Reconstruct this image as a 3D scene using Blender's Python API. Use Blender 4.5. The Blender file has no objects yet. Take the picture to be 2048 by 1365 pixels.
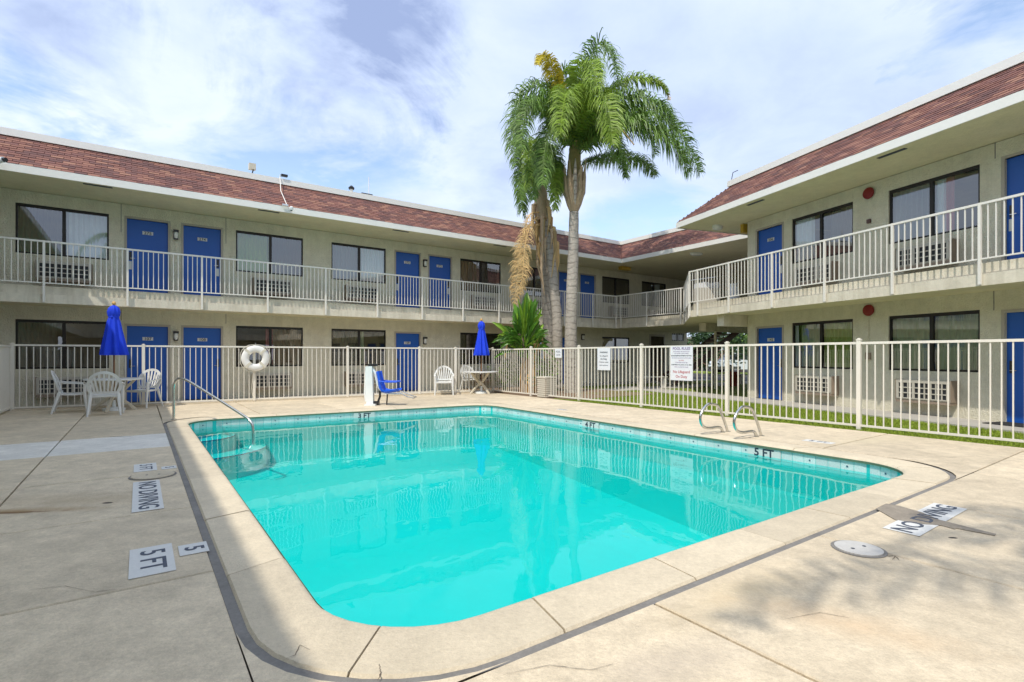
import bpy, bmesh, math, random
from math import sin, cos, pi, radians, atan2, sqrt, hypot
from mathutils import Vector as Vec, Matrix
random.seed(7)
S = bpy.context.scene
COL = S.collection
# ------------------------------------------------------------------ camera
F = 1040.0; CX = 1024.0; HOR = 712.5; EYE = 1.25
cam = bpy.data.cameras.new('camera'); camo = bpy.data.objects.new('camera', cam); COL.objects.link(camo)
camo.location = (0, 0, EYE); camo.rotation_euler = (radians(90), 0, 0)
cam.lens = 36 * F / 2048; cam.sensor_width = 36; cam.shift_y = (HOR - 682.5) / 2048
cam.clip_end = 2000; cam.clip_start = 0.05
S.camera = camo
# courtyard axes: u along the far wing to the right, v away from the camera
Ux, Uy = 0.81278618, 0.58256212
def W(U, V, z=0.0): return Vec((U * Ux - V * Uy, U * Uy + V * Ux, z))
def uvdir(a, b, c=0.0): return Vec((a * Ux - b * Uy, a * Uy + b * Ux, c))
def G(x, y, z=0.0):
    Y = F * (EYE - z) / (y - HOR); return Vec(((x - CX) / F * Y, Y, z))
def AT(x, y, Y): return Vec(((x - CX) / F * Y, Y, EYE + (HOR - y) / F * Y))
def toUV(p): return p.x * Ux + p.y * Uy, -p.x * Uy + p.y * Ux
# ------------------------------------------------------------------ sun, sky, exposure
sd = uvdir(-0.58, -0.30, 1.0).normalized()
sun = bpy.data.lights.new('sun', 'SUN'); suno = bpy.data.objects.new('sun', sun); COL.objects.link(suno)
sun.energy = 2.05; sun.angle = radians(0.7); sun.color = (1.0, 0.93, 0.82)
suno.rotation_euler = sd.to_track_quat('Z', 'Y').to_euler(); suno.location = sd * 50
wd = bpy.data.worlds.new('World'); S.world = wd; wd.use_nodes = True
nt = wd.node_tree; nt.nodes.clear()
def N(t, **k):
    n = nt.nodes.new(t)
    for a, b in k.items(): setattr(n, a, b)
    return n
def LK(a, b): nt.links.new(a, b)
sky = N('ShaderNodeTexSky', sky_type='NISHITA', sun_disc=False)
sky.sun_elevation = math.asin(sd.z); sky.sun_rotation = atan2(sd.x, sd.y)
bgs = N('ShaderNodeBackground'); bgs.inputs[1].default_value = 0.15
LK(sky.outputs[0], bgs.inputs[0])
tc = N('ShaderNodeTexCoord'); sep = N('ShaderNodeSeparateXYZ'); LK(tc.outputs['Generated'], sep.inputs[0])
def M(op, a, b=None, c=None, clamp=False):
    n = N('ShaderNodeMath', operation=op); n.use_clamp = clamp
    for i, q in enumerate((a, b, c)):
        if q is None: continue
        if isinstance(q, (int, float)): n.inputs[i].default_value = q
        else: LK(q, n.inputs[i])
    return n.outputs[0]
zz = M('ADD', M('MAXIMUM', sep.outputs[2], 0.0), 0.16)
cmb = N('ShaderNodeCombineXYZ'); LK(M('DIVIDE', sep.outputs[0], zz), cmb.inputs[0]); LK(M('DIVIDE', sep.outputs[1], zz), cmb.inputs[1])
def skn(scale, det, rough, dist, loc, rot=0.0, sc=(1, 1, 1)):
    mp = N('ShaderNodeMapping'); LK(cmb.outputs[0], mp.inputs[0]); mp.inputs['Location'].default_value = loc; mp.inputs['Rotation'].default_value = (0, 0, rot); mp.inputs['Scale'].default_value = sc
    t = N('ShaderNodeTexNoise'); t.inputs['Scale'].default_value = scale; t.inputs['Detail'].default_value = det; t.inputs['Roughness'].default_value = rough; t.inputs['Distortion'].default_value = dist
    LK(mp.outputs[0], t.inputs['Vector']); return t.outputs[0]
nA_ = skn(1.0, 10, 0.55, 0.25, (5.3, 1.1, 0.4), radians(-20), (0.85, 1.15, 1))
nB_ = skn(2.6, 8, 0.6, 0.4, (1.3, 4.1, 3.4))
nC_ = skn(0.9, 7, 0.52, 0.3, (7.45, 2.3, 2.0))
nD_ = skn(1.7, 10, 0.62, 0.7, (2.3, 6.1, 1.4)); nE_ = skn(6.0, 6, 0.6, 0.3, (0.3, 2.1, 5.4))
wobn = M('ADD', M('MULTIPLY', M('SUBTRACT', nD_, 0.5), 3.2), M('MULTIPLY', M('SUBTRACT', nE_, 0.5), 1.2))
def blob(x, y, r, wob=1.0):
    d0 = Vec(((x - CX) / F, 1, (HOR - y) / F)).normalized()
    df = N('ShaderNodeVectorMath', operation='DISTANCE'); nm_ = N('ShaderNodeVectorMath', operation='NORMALIZE'); LK(tc.outputs['Generated'], nm_.inputs[0]); LK(nm_.outputs[0], df.inputs[0]); df.inputs[1].default_value = d0
    return M('MULTIPLY', M('SUBTRACT', 1.0, M('ADD', M('DIVIDE', df.outputs['Value'], r), wobn), clamp=True), 1.0, clamp=True)
gaps = None
for x, y, r, a_ in ((1990, 60, 0.20, 0.5), (20, 190, 0.10, 0.55), (540, 300, 0.12, 0.35), (1290, 430, 0.20, 0.35), (760, 400, 0.12, 0.25), (1780, 330, 0.12, 0.2)):
    q = M('MULTIPLY', blob(x, y, r), a_); gaps = q if gaps is None else M('ADD', gaps, q)
cov = M('SUBTRACT', M('ADD', M('MULTIPLY', nA_, 0.60), M('ADD', M('MULTIPLY', nB_, 0.25), M('MULTIPLY', nD_, 0.15))), M('MULTIPLY', gaps, 0.45))
r1 = N('ShaderNodeValToRGB'); LK(cov, r1.inputs[0]); r1.color_ramp.elements[0].position = 0.26; r1.color_ramp.elements[1].position = 0.46
dk = None
for x, y, r, a_ in ((650, 120, 0.17, 0.75), (420, 40, 0.10, 0.3), (60, 50, 0.15, 0.7), (800, 60, 0.10, 0.45), (1010, 350, 0.10, 0.35), (1150, 120, 0.2, 0.12)):
    q = M('MULTIPLY', blob(x, y, r), a_); dk = q if dk is None else M('ADD', dk, q)
shd = M('ADD', M('MULTIPLY', M('SUBTRACT', M('ADD', M('MULTIPLY', nC_, 0.6), M('MULTIPLY', nB_, 0.4)), 0.40, clamp=True), 1.7), M('MULTIPLY', dk, 0.78), clamp=True)
r2 = N('ShaderNodeValToRGB'); LK(shd, r2.inputs[0])
e = r2.color_ramp.elements; e[0].position = 0.0; e[0].color = (0.55, 0.61, 0.70, 1); e[1].position = 0.85; e[1].color = (0.23, 0.29, 0.46, 1)
m_ = e.new(0.35); m_.color = (0.42, 0.495, 0.66, 1)
bgc = N('ShaderNodeBackground'); bgc.inputs[1].default_value = 1.0; LK(r2.outputs[0], bgc.inputs[0])
mixs = N('ShaderNodeMixShader'); LK(M('ADD', M('MULTIPLY', r1.outputs[0], 0.78), 0.15), mixs.inputs[0]); LK(bgs.outputs[0], mixs.inputs[1]); LK(bgc.outputs[0], mixs.inputs[2])
wo = N('ShaderNodeOutputWorld'); LK(mixs.outputs[0], wo.inputs[0])
S.view_settings.view_transform = 'Standard'; S.view_settings.look = 'None'; S.view_settings.exposure = 0.80; S.view_settings.gamma = 1.0
S.view_settings.use_curve_mapping = False
S.render.engine = 'CYCLES'; S.cycles.max_bounces = 8; S.cycles.transparent_max_bounces = 24
# ------------------------------------------------------------------ materials
MT = {}
def mat(name, rgb, rough=0.6, metal=0.0, var=None, bump=None, spec=0.5, rnd=None, ramp=None, trans=0.0, coat=0.0, extra=None):
    """var=(scale, amount[, detail]) colour mottling; bump=(scale, strength, distance); rnd=amount of brightness change from piece to piece"""
    global nt
    m = bpy.data.materials.new(name); m.use_nodes = True; nt = m.node_tree
    b = nt.nodes['Principled BSDF']; out = nt.nodes['Material Output']
    b.inputs['Roughness'].default_value = rough; b.inputs['Metallic'].default_value = metal
    b.inputs['Specular IOR Level'].default_value = spec
    if coat: b.inputs['Coat Weight'].default_value = coat
    geo = N('ShaderNodeNewGeometry')
    col = None
    rg = N('ShaderNodeRGB'); rg.outputs[0].default_value = (*rgb, 1); col = rg.outputs[0]
    if ramp:
        oi = N('ShaderNodeObjectInfo')
        fr = M('FRACT', M('ADD', oi.outputs['Random'], geo.outputs['Random Per Island']))
        cr = N('ShaderNodeValToRGB'); LK(fr, cr.inputs[0]); cr.color_ramp.interpolation = 'CONSTANT'
        el = cr.color_ramp.elements
        for i, c in enumerate(ramp):
            q = el[i] if i < 2 else el.new(i / len(ramp))
            q.position = i / len(ramp); q.color = (*c, 1)
        col = cr.outputs[0]
    def mul(c, f_):
        n = N('ShaderNodeMix', data_type='RGBA', blend_type='MULTIPLY'); n.inputs[0].default_value = 1.0
        LK(c, n.inputs[6]); LK(f_, n.inputs[7]); return n.outputs[2]
    if var:
        vs = var if isinstance(var, list) else [var]
        for v_ in vs:
            t = N('ShaderNodeTexNoise'); t.inputs['Scale'].default_value = v_[0]; t.inputs['Detail'].default_value = v_[2] if len(v_) > 2 else 5
            t.inputs['Roughness'].default_value = 0.6
            LK(geo.outputs['Position'], t.inputs['Vector'])
            col = mul(col, M('ADD', M('MULTIPLY', M('SUBTRACT', t.outputs[0], 0.5), 2.2 * v_[1]), 1.0))
    if rnd:
        oi = N('ShaderNodeObjectInfo')
        fr = M('FRACT', M('ADD', oi.outputs['Random'], geo.outputs['Random Per Island']))
        col = mul(col, M('ADD', M('MULTIPLY', M('SUBTRACT', fr, 0.5), 2 * rnd), 1.0))
    if extra: col = extra(col, geo, mul)
    LK(col, b.inputs['Base Color'])
    if bump:
        t = N('ShaderNodeTexNoise'); t.inputs['Scale'].default_value = bump[0]; t.inputs['Detail'].default_value = 6; LK(geo.outputs['Position'], t.inputs['Vector'])
        bp = N('ShaderNodeBump'); bp.inputs['Strength'].default_value = bump[1]; bp.inputs['Distance'].default_value = bump[2]
        LK(t.outputs[0], bp.inputs['Height']); LK(bp.outputs[0], b.inputs['Normal'])
    if trans:
        tr = N('ShaderNodeBsdfTranslucent'); LK(col, tr.inputs[0]); mx = N('ShaderNodeMixShader'); mx.inputs[0].default_value = trans
        LK(b.outputs[0], mx.inputs[1]); LK(tr.outputs[0], mx.inputs[2]); LK(mx.outputs[0], out.inputs[0])
    MT[name] = m; return m
def stains(lst):
    def f(col, geo, mul):
        for (c, ru, rv, rgb, amt, ang) in lst:
            mpn = N('ShaderNodeVectorMath', operation='SUBTRACT'); LK(geo.outputs['Position'], mpn.inputs[0]); mpn.inputs[1].default_value = c
            nz = N('ShaderNodeTexNoise'); nz.inputs['Scale'].default_value = 7; nz.inputs['Detail'].default_value = 4; LK(geo.outputs['Position'], nz.inputs['Vector'])
            rt = N('ShaderNodeVectorRotate', rotation_type='Z_AXIS'); LK(mpn.outputs[0], rt.inputs['Vector']); rt.inputs['Angle'].default_value = -ang
            sc = N('ShaderNodeVectorMath', operation='MULTIPLY'); LK(rt.outputs[0], sc.inputs[0]); sc.inputs[1].default_value = (1 / ru, 1 / rv, 0)
            ln = N('ShaderNodeVectorMath', operation='LENGTH'); LK(sc.outputs[0], ln.inputs[0])
            d = M('ADD', ln.outputs['Value'], M('MULTIPLY', M('SUBTRACT', nz.outputs[0], 0.5), 0.9))
            fac = M('MULTIPLY', M('SUBTRACT', 1.0, d, clamp=True), amt, clamp=True)
            mx = N('ShaderNodeMix', data_type='RGBA'); LK(fac, mx.inputs[0]); LK(col, mx.inputs[6]); mx.inputs[7].default_value = (*rgb, 1)
            col = mx.outputs[2]
        return col
    return f
def _streaks(amt):
    def f(col, geo, mul):
        mpn = N('ShaderNodeMapping'); LK(geo.outputs['Position'], mpn.inputs[0]); mpn.inputs['Scale'].default_value = (5.0, 5.0, 0.35)
        t = N('ShaderNodeTexNoise'); t.inputs['Scale'].default_value = 1.0; t.inputs['Detail'].default_value = 6; t.inputs['Roughness'].default_value = 0.65; LK(mpn.outputs[0], t.inputs['Vector'])
        rr_ = N('ShaderNodeValToRGB'); LK(t.outputs[0], rr_.inputs[0]); rr_.color_ramp.elements[0].position = 0.38; rr_.color_ramp.elements[0].color = (1 - amt, 1 - amt * 1.05, 1 - amt * 1.2, 1); rr_.color_ramp.elements[1].position = 0.56; rr_.color_ramp.elements[1].color = (1, 1, 1, 1)
        return mul(col, rr_.outputs[0])
    return f
def gp(x, y): p = G(x, y); return (p.x, p.y, 0)
_deckst = stains([(gp(10, 1026), 0.42, 0.035, (0.10, 0.045, 0.02), 2.5, radians(8)), (gp(40, 1022), 0.8, 0.12, (0.34, 0.22, 0.10), 0.8, radians(8)),
    (gp(150, 1000), 1.3, 0.3, (0.40, 0.30, 0.18), 0.45, 0.1), (gp(215, 1006), 0.05, 0.03, (0.07, 0.05, 0.04), 3, 0), (gp(1745, 880), 1.2, 0.4, (0.60, 0.52, 0.36), 0.6, 0.3),
    (gp(1480, 1180), 0.8, 0.25, (0.56, 0.45, 0.28), 0.5, 0.6), (gp(1700, 1250), 0.6, 0.2, (0.60, 0.42, 0.25), 0.5, -0.5),
    (gp(1906, 1076), 0.035, 0.02, (0.04, 0.035, 0.03), 4, 0), (gp(1350, 1330), 0.5, 0.2, (0.42, 0.36, 0.30), 0.5, 0.4)])
mat('deck_concrete', (0.60, 0.51, 0.375), 0.8, var=[(0.5, 0.18), (2.0, 0.24), (8, 0.20), (40, 0.24), (150, 0.26)], bump=(55, 0.5, 0.012), rnd=0.10, extra=_deckst)
mat('deck_pale', (0.70, 0.68, 0.63), 0.8, var=[(0.5, 0.14), (2.0, 0.18), (8, 0.14), (40, 0.15), (150, 0.15)], bump=(55, 0.5, 0.012))
mat('coping_concrete', (0.59, 0.51, 0.38), 0.8, var=[(1.6, 0.16), (6, 0.16), (35, 0.18), (150, 0.2)], bump=(80, 0.5, 0.01), rnd=0.08)
mat('joint_mastic', (0.20, 0.19, 0.178), 0.8, var=[(1.5, 0.3), (8, 0.3), (60, 0.25)], bump=(30, 0.4, 0.01))
mat('streak_grey', (0.27, 0.235, 0.19), 0.85, var=[(9, 0.35), (60, 0.3)])
mat('joint_fill', (0.13, 0.10, 0.075), 0.95, var=(12, 0.3))
mat('stucco', (0.69, 0.655, 0.52), 0.9, var=[(0.8, 0.15), (5, 0.14), (28, 0.12), (90, 0.14)], bump=(38, 0.9, 0.03), extra=_streaks(0.06))
mat('soffit_paint', (0.70, 0.645, 0.44), 0.9, var=[(0.8, 0.14), (5, 0.12), (40, 0.10)], bump=(40, 0.5, 0.02))
mat('slab_paint', (0.70, 0.65, 0.53), 0.75, var=[(1.2, 0.16), (7, 0.16), (40, 0.1)], bump=(30, 0.3, 0.01), extra=_streaks(0.15))
mat('walk_concrete', (0.42, 0.40, 0.36), 0.85, var=[(1.5, 0.12), (15, 0.1)], bump=(40, 0.3, 0.01))
mat('fascia_white', (0.80, 0.79, 0.74), 0.55, var=[(1.2, 0.05), (12, 0.05)], bump=(12, 0.15, 0.01))
mat('roof_flat', (0.45, 0.44, 0.42), 0.9, var=(2, 0.1))
mat('shingle', (0.3, 0.1, 0.07), 0.95, ramp=[(0.215, 0.098, 0.078), (0.165, 0.080, 0.070), (0.275, 0.135, 0.100), (0.135, 0.069, 0.065), (0.235, 0.110, 0.085), (0.185, 0.088, 0.078), (0.30, 0.155, 0.112), (0.155, 0.077, 0.070), (0.22, 0.102, 0.083), (0.20, 0.09, 0.074)], var=[(90, 0.22), (0.7, 0.08)], bump=(150, 0.7, 0.01))
mat('shingle_under', (0.13, 0.05, 0.04), 0.95)
mat('rail_paint', (0.79, 0.765, 0.70), 0.45, var=[(3, 0.05), (40, 0.04)])
mat('fence_paint', (0.79, 0.755, 0.67), 0.45, var=[(3, 0.06), (30, 0.05)])
mat('door_blue', (0.008, 0.095, 0.44), 0.42, var=[(2, 0.06), (60, 0.03)])
mat('door_trim', (0.42, 0.38, 0.32), 0.6, var=(4, 0.08))
mat('plate_white', (0.62, 0.63, 0.62), 0.5)
mat('lid_white', (0.50, 0.49, 0.47), 0.6, var=[(20, 0.15), (120, 0.15)])
mat('ink', (0.035, 0.045, 0.07), 0.6)
mat('ink_red', (0.45, 0.07, 0.09), 0.6)
mat('ink_purple', (0.22, 0.16, 0.32), 0.6)
mat('pad_white', (0.66, 0.665, 0.65), 0.6, var=[(30, 0.10), (200, 0.1)])
mat('pad_ink', (0.07, 0.085, 0.12), 0.7, var=[(60, 0.3)])
mat('bronze', (0.022, 0.019, 0.016), 0.4, metal=0.3)
mat('dark_metal', (0.03, 0.03, 0.032), 0.4, metal=0.6)
mat('ac_case', (0.52, 0.49, 0.42), 0.5, var=(8, 0.06))
mat('ac_brown', (0.30, 0.235, 0.18), 0.6, var=(8, 0.1))
mat('ac_dark', (0.018, 0.02, 0.024), 0.6)
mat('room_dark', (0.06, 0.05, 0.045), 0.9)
for nm, c in (('sheer', (0.86, 0.90, 0.90)), ('green', (0.48, 0.58, 0.16)), ('dark', (0.13, 0.12, 0.09)), ('grey', (0.34, 0.36, 0.37)), ('sage', (0.50, 0.56, 0.36)), ('tan', (0.36, 0.27, 0.18)), ('rose', (0.55, 0.14, 0.16)), ('cream', (0.86, 0.76, 0.50))):
    mat('curtain_' + nm, c, 0.9, var=(25, 0.08), trans=0.10)
mat('lamp_glass', (0.75, 0.76, 0.72), 0.25)
mat('bell_red', (0.22, 0.010, 0.010), 0.5)
mat('yellow_paint', (0.50, 0.33, 0.04), 0.5)
mat('brown_box', (0.12, 0.06, 0.05), 0.5)
mat('resin_white', (0.80, 0.81, 0.79), 0.35, var=(9, 0.04), trans=0.12)
mat('resin_beige', (0.62, 0.56, 0.44), 0.45, var=(9, 0.06))
mat('canvas_blue', (0.008, 0.06, 0.80), 0.75, var=[(7, 0.12), (60, 0.08)], bump=(90, 0.3, 0.004), trans=0.15)
mat('wood_pole', (0.20, 0.10, 0.045), 0.5, var=(14, 0.15))
mat('wood_light', (0.62, 0.36, 0.12), 0.5, var=(14, 0.1))
mat('steel', (0.62, 0.62, 0.60), 0.22, metal=1.0, var=(12, 0.06))
mat('seat_blue', (0.008, 0.10, 0.68), 0.3)
mat('lift_white', (0.78, 0.82, 0.82), 0.35, var=(6, 0.05))
mat('black_plastic', (0.02, 0.02, 0.022), 0.4)
mat('ring_white', (0.80, 0.80, 0.78), 0.5, var=(10, 0.05), bump=(60, 0.2, 0.005))
mat('rope', (0.65, 0.62, 0.52), 0.8)
mat('sign_white', (0.74, 0.77, 0.82), 0.4)
mat('bin_stone', (0.60, 0.57, 0.49), 0.85, var=[(60, 0.2), (8, 0.08)], bump=(70, 0.6, 0.01))
mat('planter_red', (0.25, 0.03, 0.022), 0.6, var=(6, 0.1))
mat('soil', (0.22, 0.15, 0.095), 0.95, var=[(1.5, 0.2), (14, 0.25)], bump=(14, 0.8, 0.05))
mat('lawn', (0.19, 0.25, 0.03), 0.95, var=[(0.9, 0.25), (7, 0.3), (60, 0.3)], bump=(60, 1, 0.03))
mat('grass_blade', (0.27, 0.36, 0.035), 0.7, rnd=0.35, trans=0.3)
mat('asphalt', (0.055, 0.052, 0.05), 0.9, var=[(1, 0.15), (40, 0.2)])
mat('earth', (0.16, 0.14, 0.09), 0.95, var=[(0.1, 0.2), (2, 0.2)])
mat('pebble', (0.42, 0.33, 0.22), 0.9, rnd=0.3, ramp=[(0.40, 0.30, 0.18), (0.55, 0.44, 0.28), (0.30, 0.22, 0.14), (0.50, 0.33, 0.17)])
def _rings(col, geo, mul):
    sp = N('ShaderNodeSeparateXYZ'); LK(geo.outputs['Position'], sp.inputs[0])
    nz = N('ShaderNodeTexNoise'); nz.inputs['Scale'].default_value = 2.2; LK(geo.outputs['Position'], nz.inputs['Vector'])
    w = M('SINE', M('ADD', M('MULTIPLY', sp.outputs[2], 30), M('MULTIPLY', nz.outputs[0], 11)))
    k = M('SUBTRACT', 1.0, M('MULTIPLY', M('POWER', M('MAXIMUM', w, 0.0), 5), M('MULTIPLY', nz.outputs[0], 0.75)))
    return mul(col, k)
mat('palm_trunk', (0.42, 0.38, 0.33), 0.95, var=[(2.5, 0.25), (13, 0.3)], bump=(14, 0.8, 0.04), extra=_rings)
mat('palm_boot', (0.44, 0.33, 0.215), 0.9, var=[(5, 0.35), (25, 0.3)], bump=(18, 0.7, 0.03))
mat('palm_shaft', (0.24, 0.20, 0.07), 0.8, var=[(4, 0.4), (20, 0.25)])
mat('leaf_palm', (0.14, 0.245, 0.042), 0.5, rnd=0.45, var=[(1.6, 0.4)], trans=0.28)
mat('leaf_bright', (0.24, 0.36, 0.04), 0.5, rnd=0.4, var=[(1.6, 0.3)], trans=0.3)
mat('leaf_yellow', (0.55, 0.46, 0.03), 0.6, rnd=0.35, var=[(2.5, 0.4)], trans=0.3)
mat('leaf_dead', (0.64, 0.46, 0.22), 0.85, rnd=0.4, var=[(3, 0.3)], trans=0.2)
mat('rachis', (0.20, 0.22, 0.05), 0.6)
mat('leaf_paddle', (0.085, 0.21, 0.025), 0.38, rnd=0.4, var=[(4, 0.35)], trans=0.25)
mat('leaf_paddle_light', (0.20, 0.36, 0.03), 0.4, rnd=0.25, var=[(4, 0.2)], trans=0.3)
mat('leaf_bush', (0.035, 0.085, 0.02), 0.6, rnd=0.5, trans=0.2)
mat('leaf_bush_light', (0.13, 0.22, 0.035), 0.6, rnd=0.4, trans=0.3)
mat('bark', (0.16, 0.12, 0.085), 0.95, var=(9, 0.2))
mat('car_white', (0.72, 0.76, 0.80), 0.25, coat=0.6)
mat('car_glass', (0.02, 0.025, 0.03), 0.08)
mat('rubber', (0.02, 0.02, 0.02), 0.8)
mat('peach_wall', (0.62, 0.45, 0.31), 0.9, var=(2, 0.08))
mat('brick_wall', (0.32, 0.16, 0.12), 0.9, var=[(2, 0.1), (30, 0.2)])
mat('linen', (0.78, 0.80, 0.84), 0.85, var=(9, 0.06))
mat('pool_plaster', (0.03, 0.54, 0.53), 0.7, var=[(0.5, 0.04), (5, 0.05), (60, 0.04)])
mat('pool_tile', (0.55, 0.66, 0.66), 0.25, rnd=0.10, var=[(70, 0.30), (190, 0.25)])
mat('tile_dot', (0.03, 0.10, 0.16), 0.3)
mat('lip_shade_green', (0.10, 0.16, 0.10), 0.8, var=(9, 0.2))  # dark green for the grout line, shade under the lip included in the colour
# glass: real reflection over a clear pane
def glassy(name, tint, ior=1.5, rough=0.0, bump=None, bias=0.0):
    global nt
    m = bpy.data.materials.new(name); m.use_nodes = True; nt = m.node_tree; nt.nodes.clear()
    tr = N('ShaderNodeBsdfTransparent'); tr.inputs[0].default_value = (*tint, 1)
    gl = N('ShaderNodeBsdfGlossy'); gl.inputs['Roughness'].default_value = rough; gl.inputs[0].default_value = (1, 1, 1, 1)
    fr = N('ShaderNodeFresnel'); fr.inputs[0].default_value = ior
    fac = M('ADD', fr.outputs[0], bias, clamp=True)
    if bump:
        geo = N('ShaderNodeNewGeometry'); bh = None
        for sc, wgt in bump[0]:
            mpn = N('ShaderNodeMapping'); LK(geo.outputs['Position'], mpn.inputs[0]); mpn.inputs['Rotation'].default_value = (0, 0, 0.5); mpn.inputs['Scale'].default_value = (1.0, 0.6, 1)
            t = N('ShaderNodeTexNoise'); t.inputs['Scale'].default_value = sc; t.inputs['Detail'].default_value = 2; LK(mpn.outputs[0], t.inputs['Vector'])
            q = M('MULTIPLY', t.outputs[0], wgt); bh = q if bh is None else M('ADD', bh, q)
        bp = N('ShaderNodeBump'); bp.inputs['Strength'].default_value = bump[1]; bp.inputs['Distance'].default_value = bump[2]
        LK(bh, bp.inputs['Height']); LK(bp.outputs[0], gl.inputs['Normal']); LK(bp.outputs[0], fr.inputs['Normal'])
    mx = N('ShaderNodeMixShader'); LK(fac, mx.inputs[0]); LK(tr.outputs[0], mx.inputs[1]); LK(gl.outputs[0], mx.inputs[2])
    o = N('ShaderNodeOutputMaterial'); LK(mx.outputs[0], o.inputs[0]); MT[name] = m; return m
glassy('window_glass', (0.93, 0.96, 0.95), 1.52, bias=0.12)
glassy('water', (0.30, 0.97, 0.95), 1.20, bump=([(1.3, 1.0), (5.0, 0.22)], 0.22, 0.03))
# ------------------------------------------------------------------ mesh helpers
class MB:
    def __init__(s): s.v = []; s.f = []
    def add(s, vs, fs):
        o = len(s.v); s.v += [tuple(q) for q in vs]; s.f += [tuple(i + o for i in f_) for f_ in fs]; return s
    def quad(s, a, b, c, d): return s.add((a, b, c, d), ((0, 1, 2, 3),))
    def poly(s, pts): return s.add(pts, (tuple(range(len(pts))),))
    def obox(s, c, ax, ay, az):   # centre and three half-vectors
        c = Vec(c); vs = [c + ax * i + ay * j + az * k for i in (-1, 1) for j in (-1, 1) for k in (-1, 1)]
        return s.add(vs, ((0, 1, 3, 2), (4, 6, 7, 5), (0, 4, 5, 1), (2, 3, 7, 6), (0, 2, 6, 4), (1, 5, 7, 3)))
    def bar(s, a, b, w, t, side=None):
        a = Vec(a); b = Vec(b); d = b - a; L = d.length / 2; d.normalize()
        if side is None: side = Vec((0, 0, 1)).cross(d) if abs(d.z) < 0.98 else Vec((1, 0, 0))
        side = (side - d * side.dot(d)).normalized(); n = d.cross(side)
        return s.obox((a + b) / 2, d * L, side * (w / 2), n * (t / 2))
    def tube(s, path, r, seg=8, cap=True):
        path = [Vec(p) for p in path]; n = len(path); base = len(s.v); up = None
        for i, p in enumerate(path):
            d = (path[min(i + 1, n - 1)] - path[max(i - 1, 0)]).normalized()
            if up is None: up = Vec((0, 0, 1)) if abs(d.z) < 0.9 else Vec((1, 0, 0))
            x = (up - d * up.dot(d)).normalized(); y = d.cross(x); up = x
            rr = r[i] if isinstance(r, (list, tuple)) else r
            for k in range(seg): s.v.append(tuple(p + (x * cos(2 * pi * k / seg) + y * sin(2 * pi * k / seg)) * rr))
        for i in range(n - 1):
            for k in range(seg):
                a = base + i * seg + k; b = base + i * seg + (k + 1) % seg; s.f.append((a, b, b + seg, a + seg))
        if cap:
            s.f.append(tuple(base + k for k in range(seg))[::-1]); s.f.append(tuple(base + (n - 1) * seg + k for k in range(seg)))
        return s
    def lathe(s, prof, c, seg=24, fn=None):   # prof = [(r, z)]
        c = Vec(c); base = len(s.v)
        for j, (r, z) in enumerate(prof):
            for k in range(seg):
                a = 2 * pi * k / seg; rr = r * (fn(a, j / max(1, len(prof) - 1)) if fn else 1)
                s.v.append((c.x + rr * cos(a), c.y + rr * sin(a), c.z + z))
        for j in range(len(prof) - 1):
            for k in range(seg):
                a = base + j * seg + k; b = base + j * seg + (k + 1) % seg; s.f.append((a, b, b + seg, a + seg))
        s.f.append(tuple(base + k for k in range(seg))[::-1]); s.f.append(tuple(base + (len(prof) - 1) * seg + k for k in range(seg)))
        return s
    def prism(s, pts, z0, z1):   # pts = list of (x,y) or Vec
        n = len(pts); a = [(p[0], p[1], z0) for p in pts]; b = [(p[0], p[1], z1) for p in pts]
        s.add(a + b, [tuple(range(n))[::-1], tuple(range(n, 2 * n))] + [(i, (i + 1) % n, n + (i + 1) % n, n + i) for i in range(n)]); return s
    def mesh(s, name, m, smooth=False, off=None):
        me = bpy.data.meshes.new(name); vs = s.v
        if off is not None: vs = [(x - off.x, y - off.y, z - off.z) for x, y, z in vs]
        me.from_pydata(vs, [], s.f); me.materials.append(MT[m])
        if smooth:
            me.polygons.foreach_set('use_smooth', [True] * len(me.polygons)); 
            try: me.set_sharp_from_angle(angle=radians(40))
            except Exception: pass
        me.update(); return me
    def build(s, name, m, parent=None, smooth=False, **props):
        """vertices are world coordinates; the object keeps the thing's base as origin when it has a parent"""
        off = wloc(parent) if parent else (Vec(props.pop('base')) if 'base' in props else Vec((0, 0, 0)))
        o = bpy.data.objects.new(name, s.mesh(name, m, smooth, off)); COL.objects.link(o)
        if parent: o.parent = parent
        else: o.location = off
        for k, v_ in props.items(): o[k] = v_
        return o
def wloc(o):
    p = Vec((0, 0, 0))
    while o is not None: p = p + Vec(o.location); o = o.parent
    return p
def thing(name, label, cat, loc, group=None, rz=0.0):
    o = bpy.data.objects.new(name, None); COL.objects.link(o); o.location = loc; o.rotation_euler = (0, 0, rz); o.empty_display_size = 0.2
    o['label'] = label; o['category'] = cat
    if group: o['group'] = group
    return o
def inst(name, me, parent, loc, rot=None, scale=None):
    o = bpy.data.objects.new(name, me); COL.objects.link(o); o.parent = parent; o.location = Vec(loc) - wloc(parent)
    if rot is not None: o.rotation_euler = rot
    if scale: o.scale = scale
    return o
def copy_tree(o, loc, rz, label, group=None):
    c = o.copy(); COL.objects.link(c); c.location = loc; c.rotation_euler = (0, 0, rz); c['label'] = label
    if group: c['group'] = group
    for ch in o.children:
        d = ch.copy(); COL.objects.link(d); d.parent = c
        for g_ in ch.children:
            e_ = g_.copy(); COL.objects.link(e_); e_.parent = d
    return c
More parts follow.
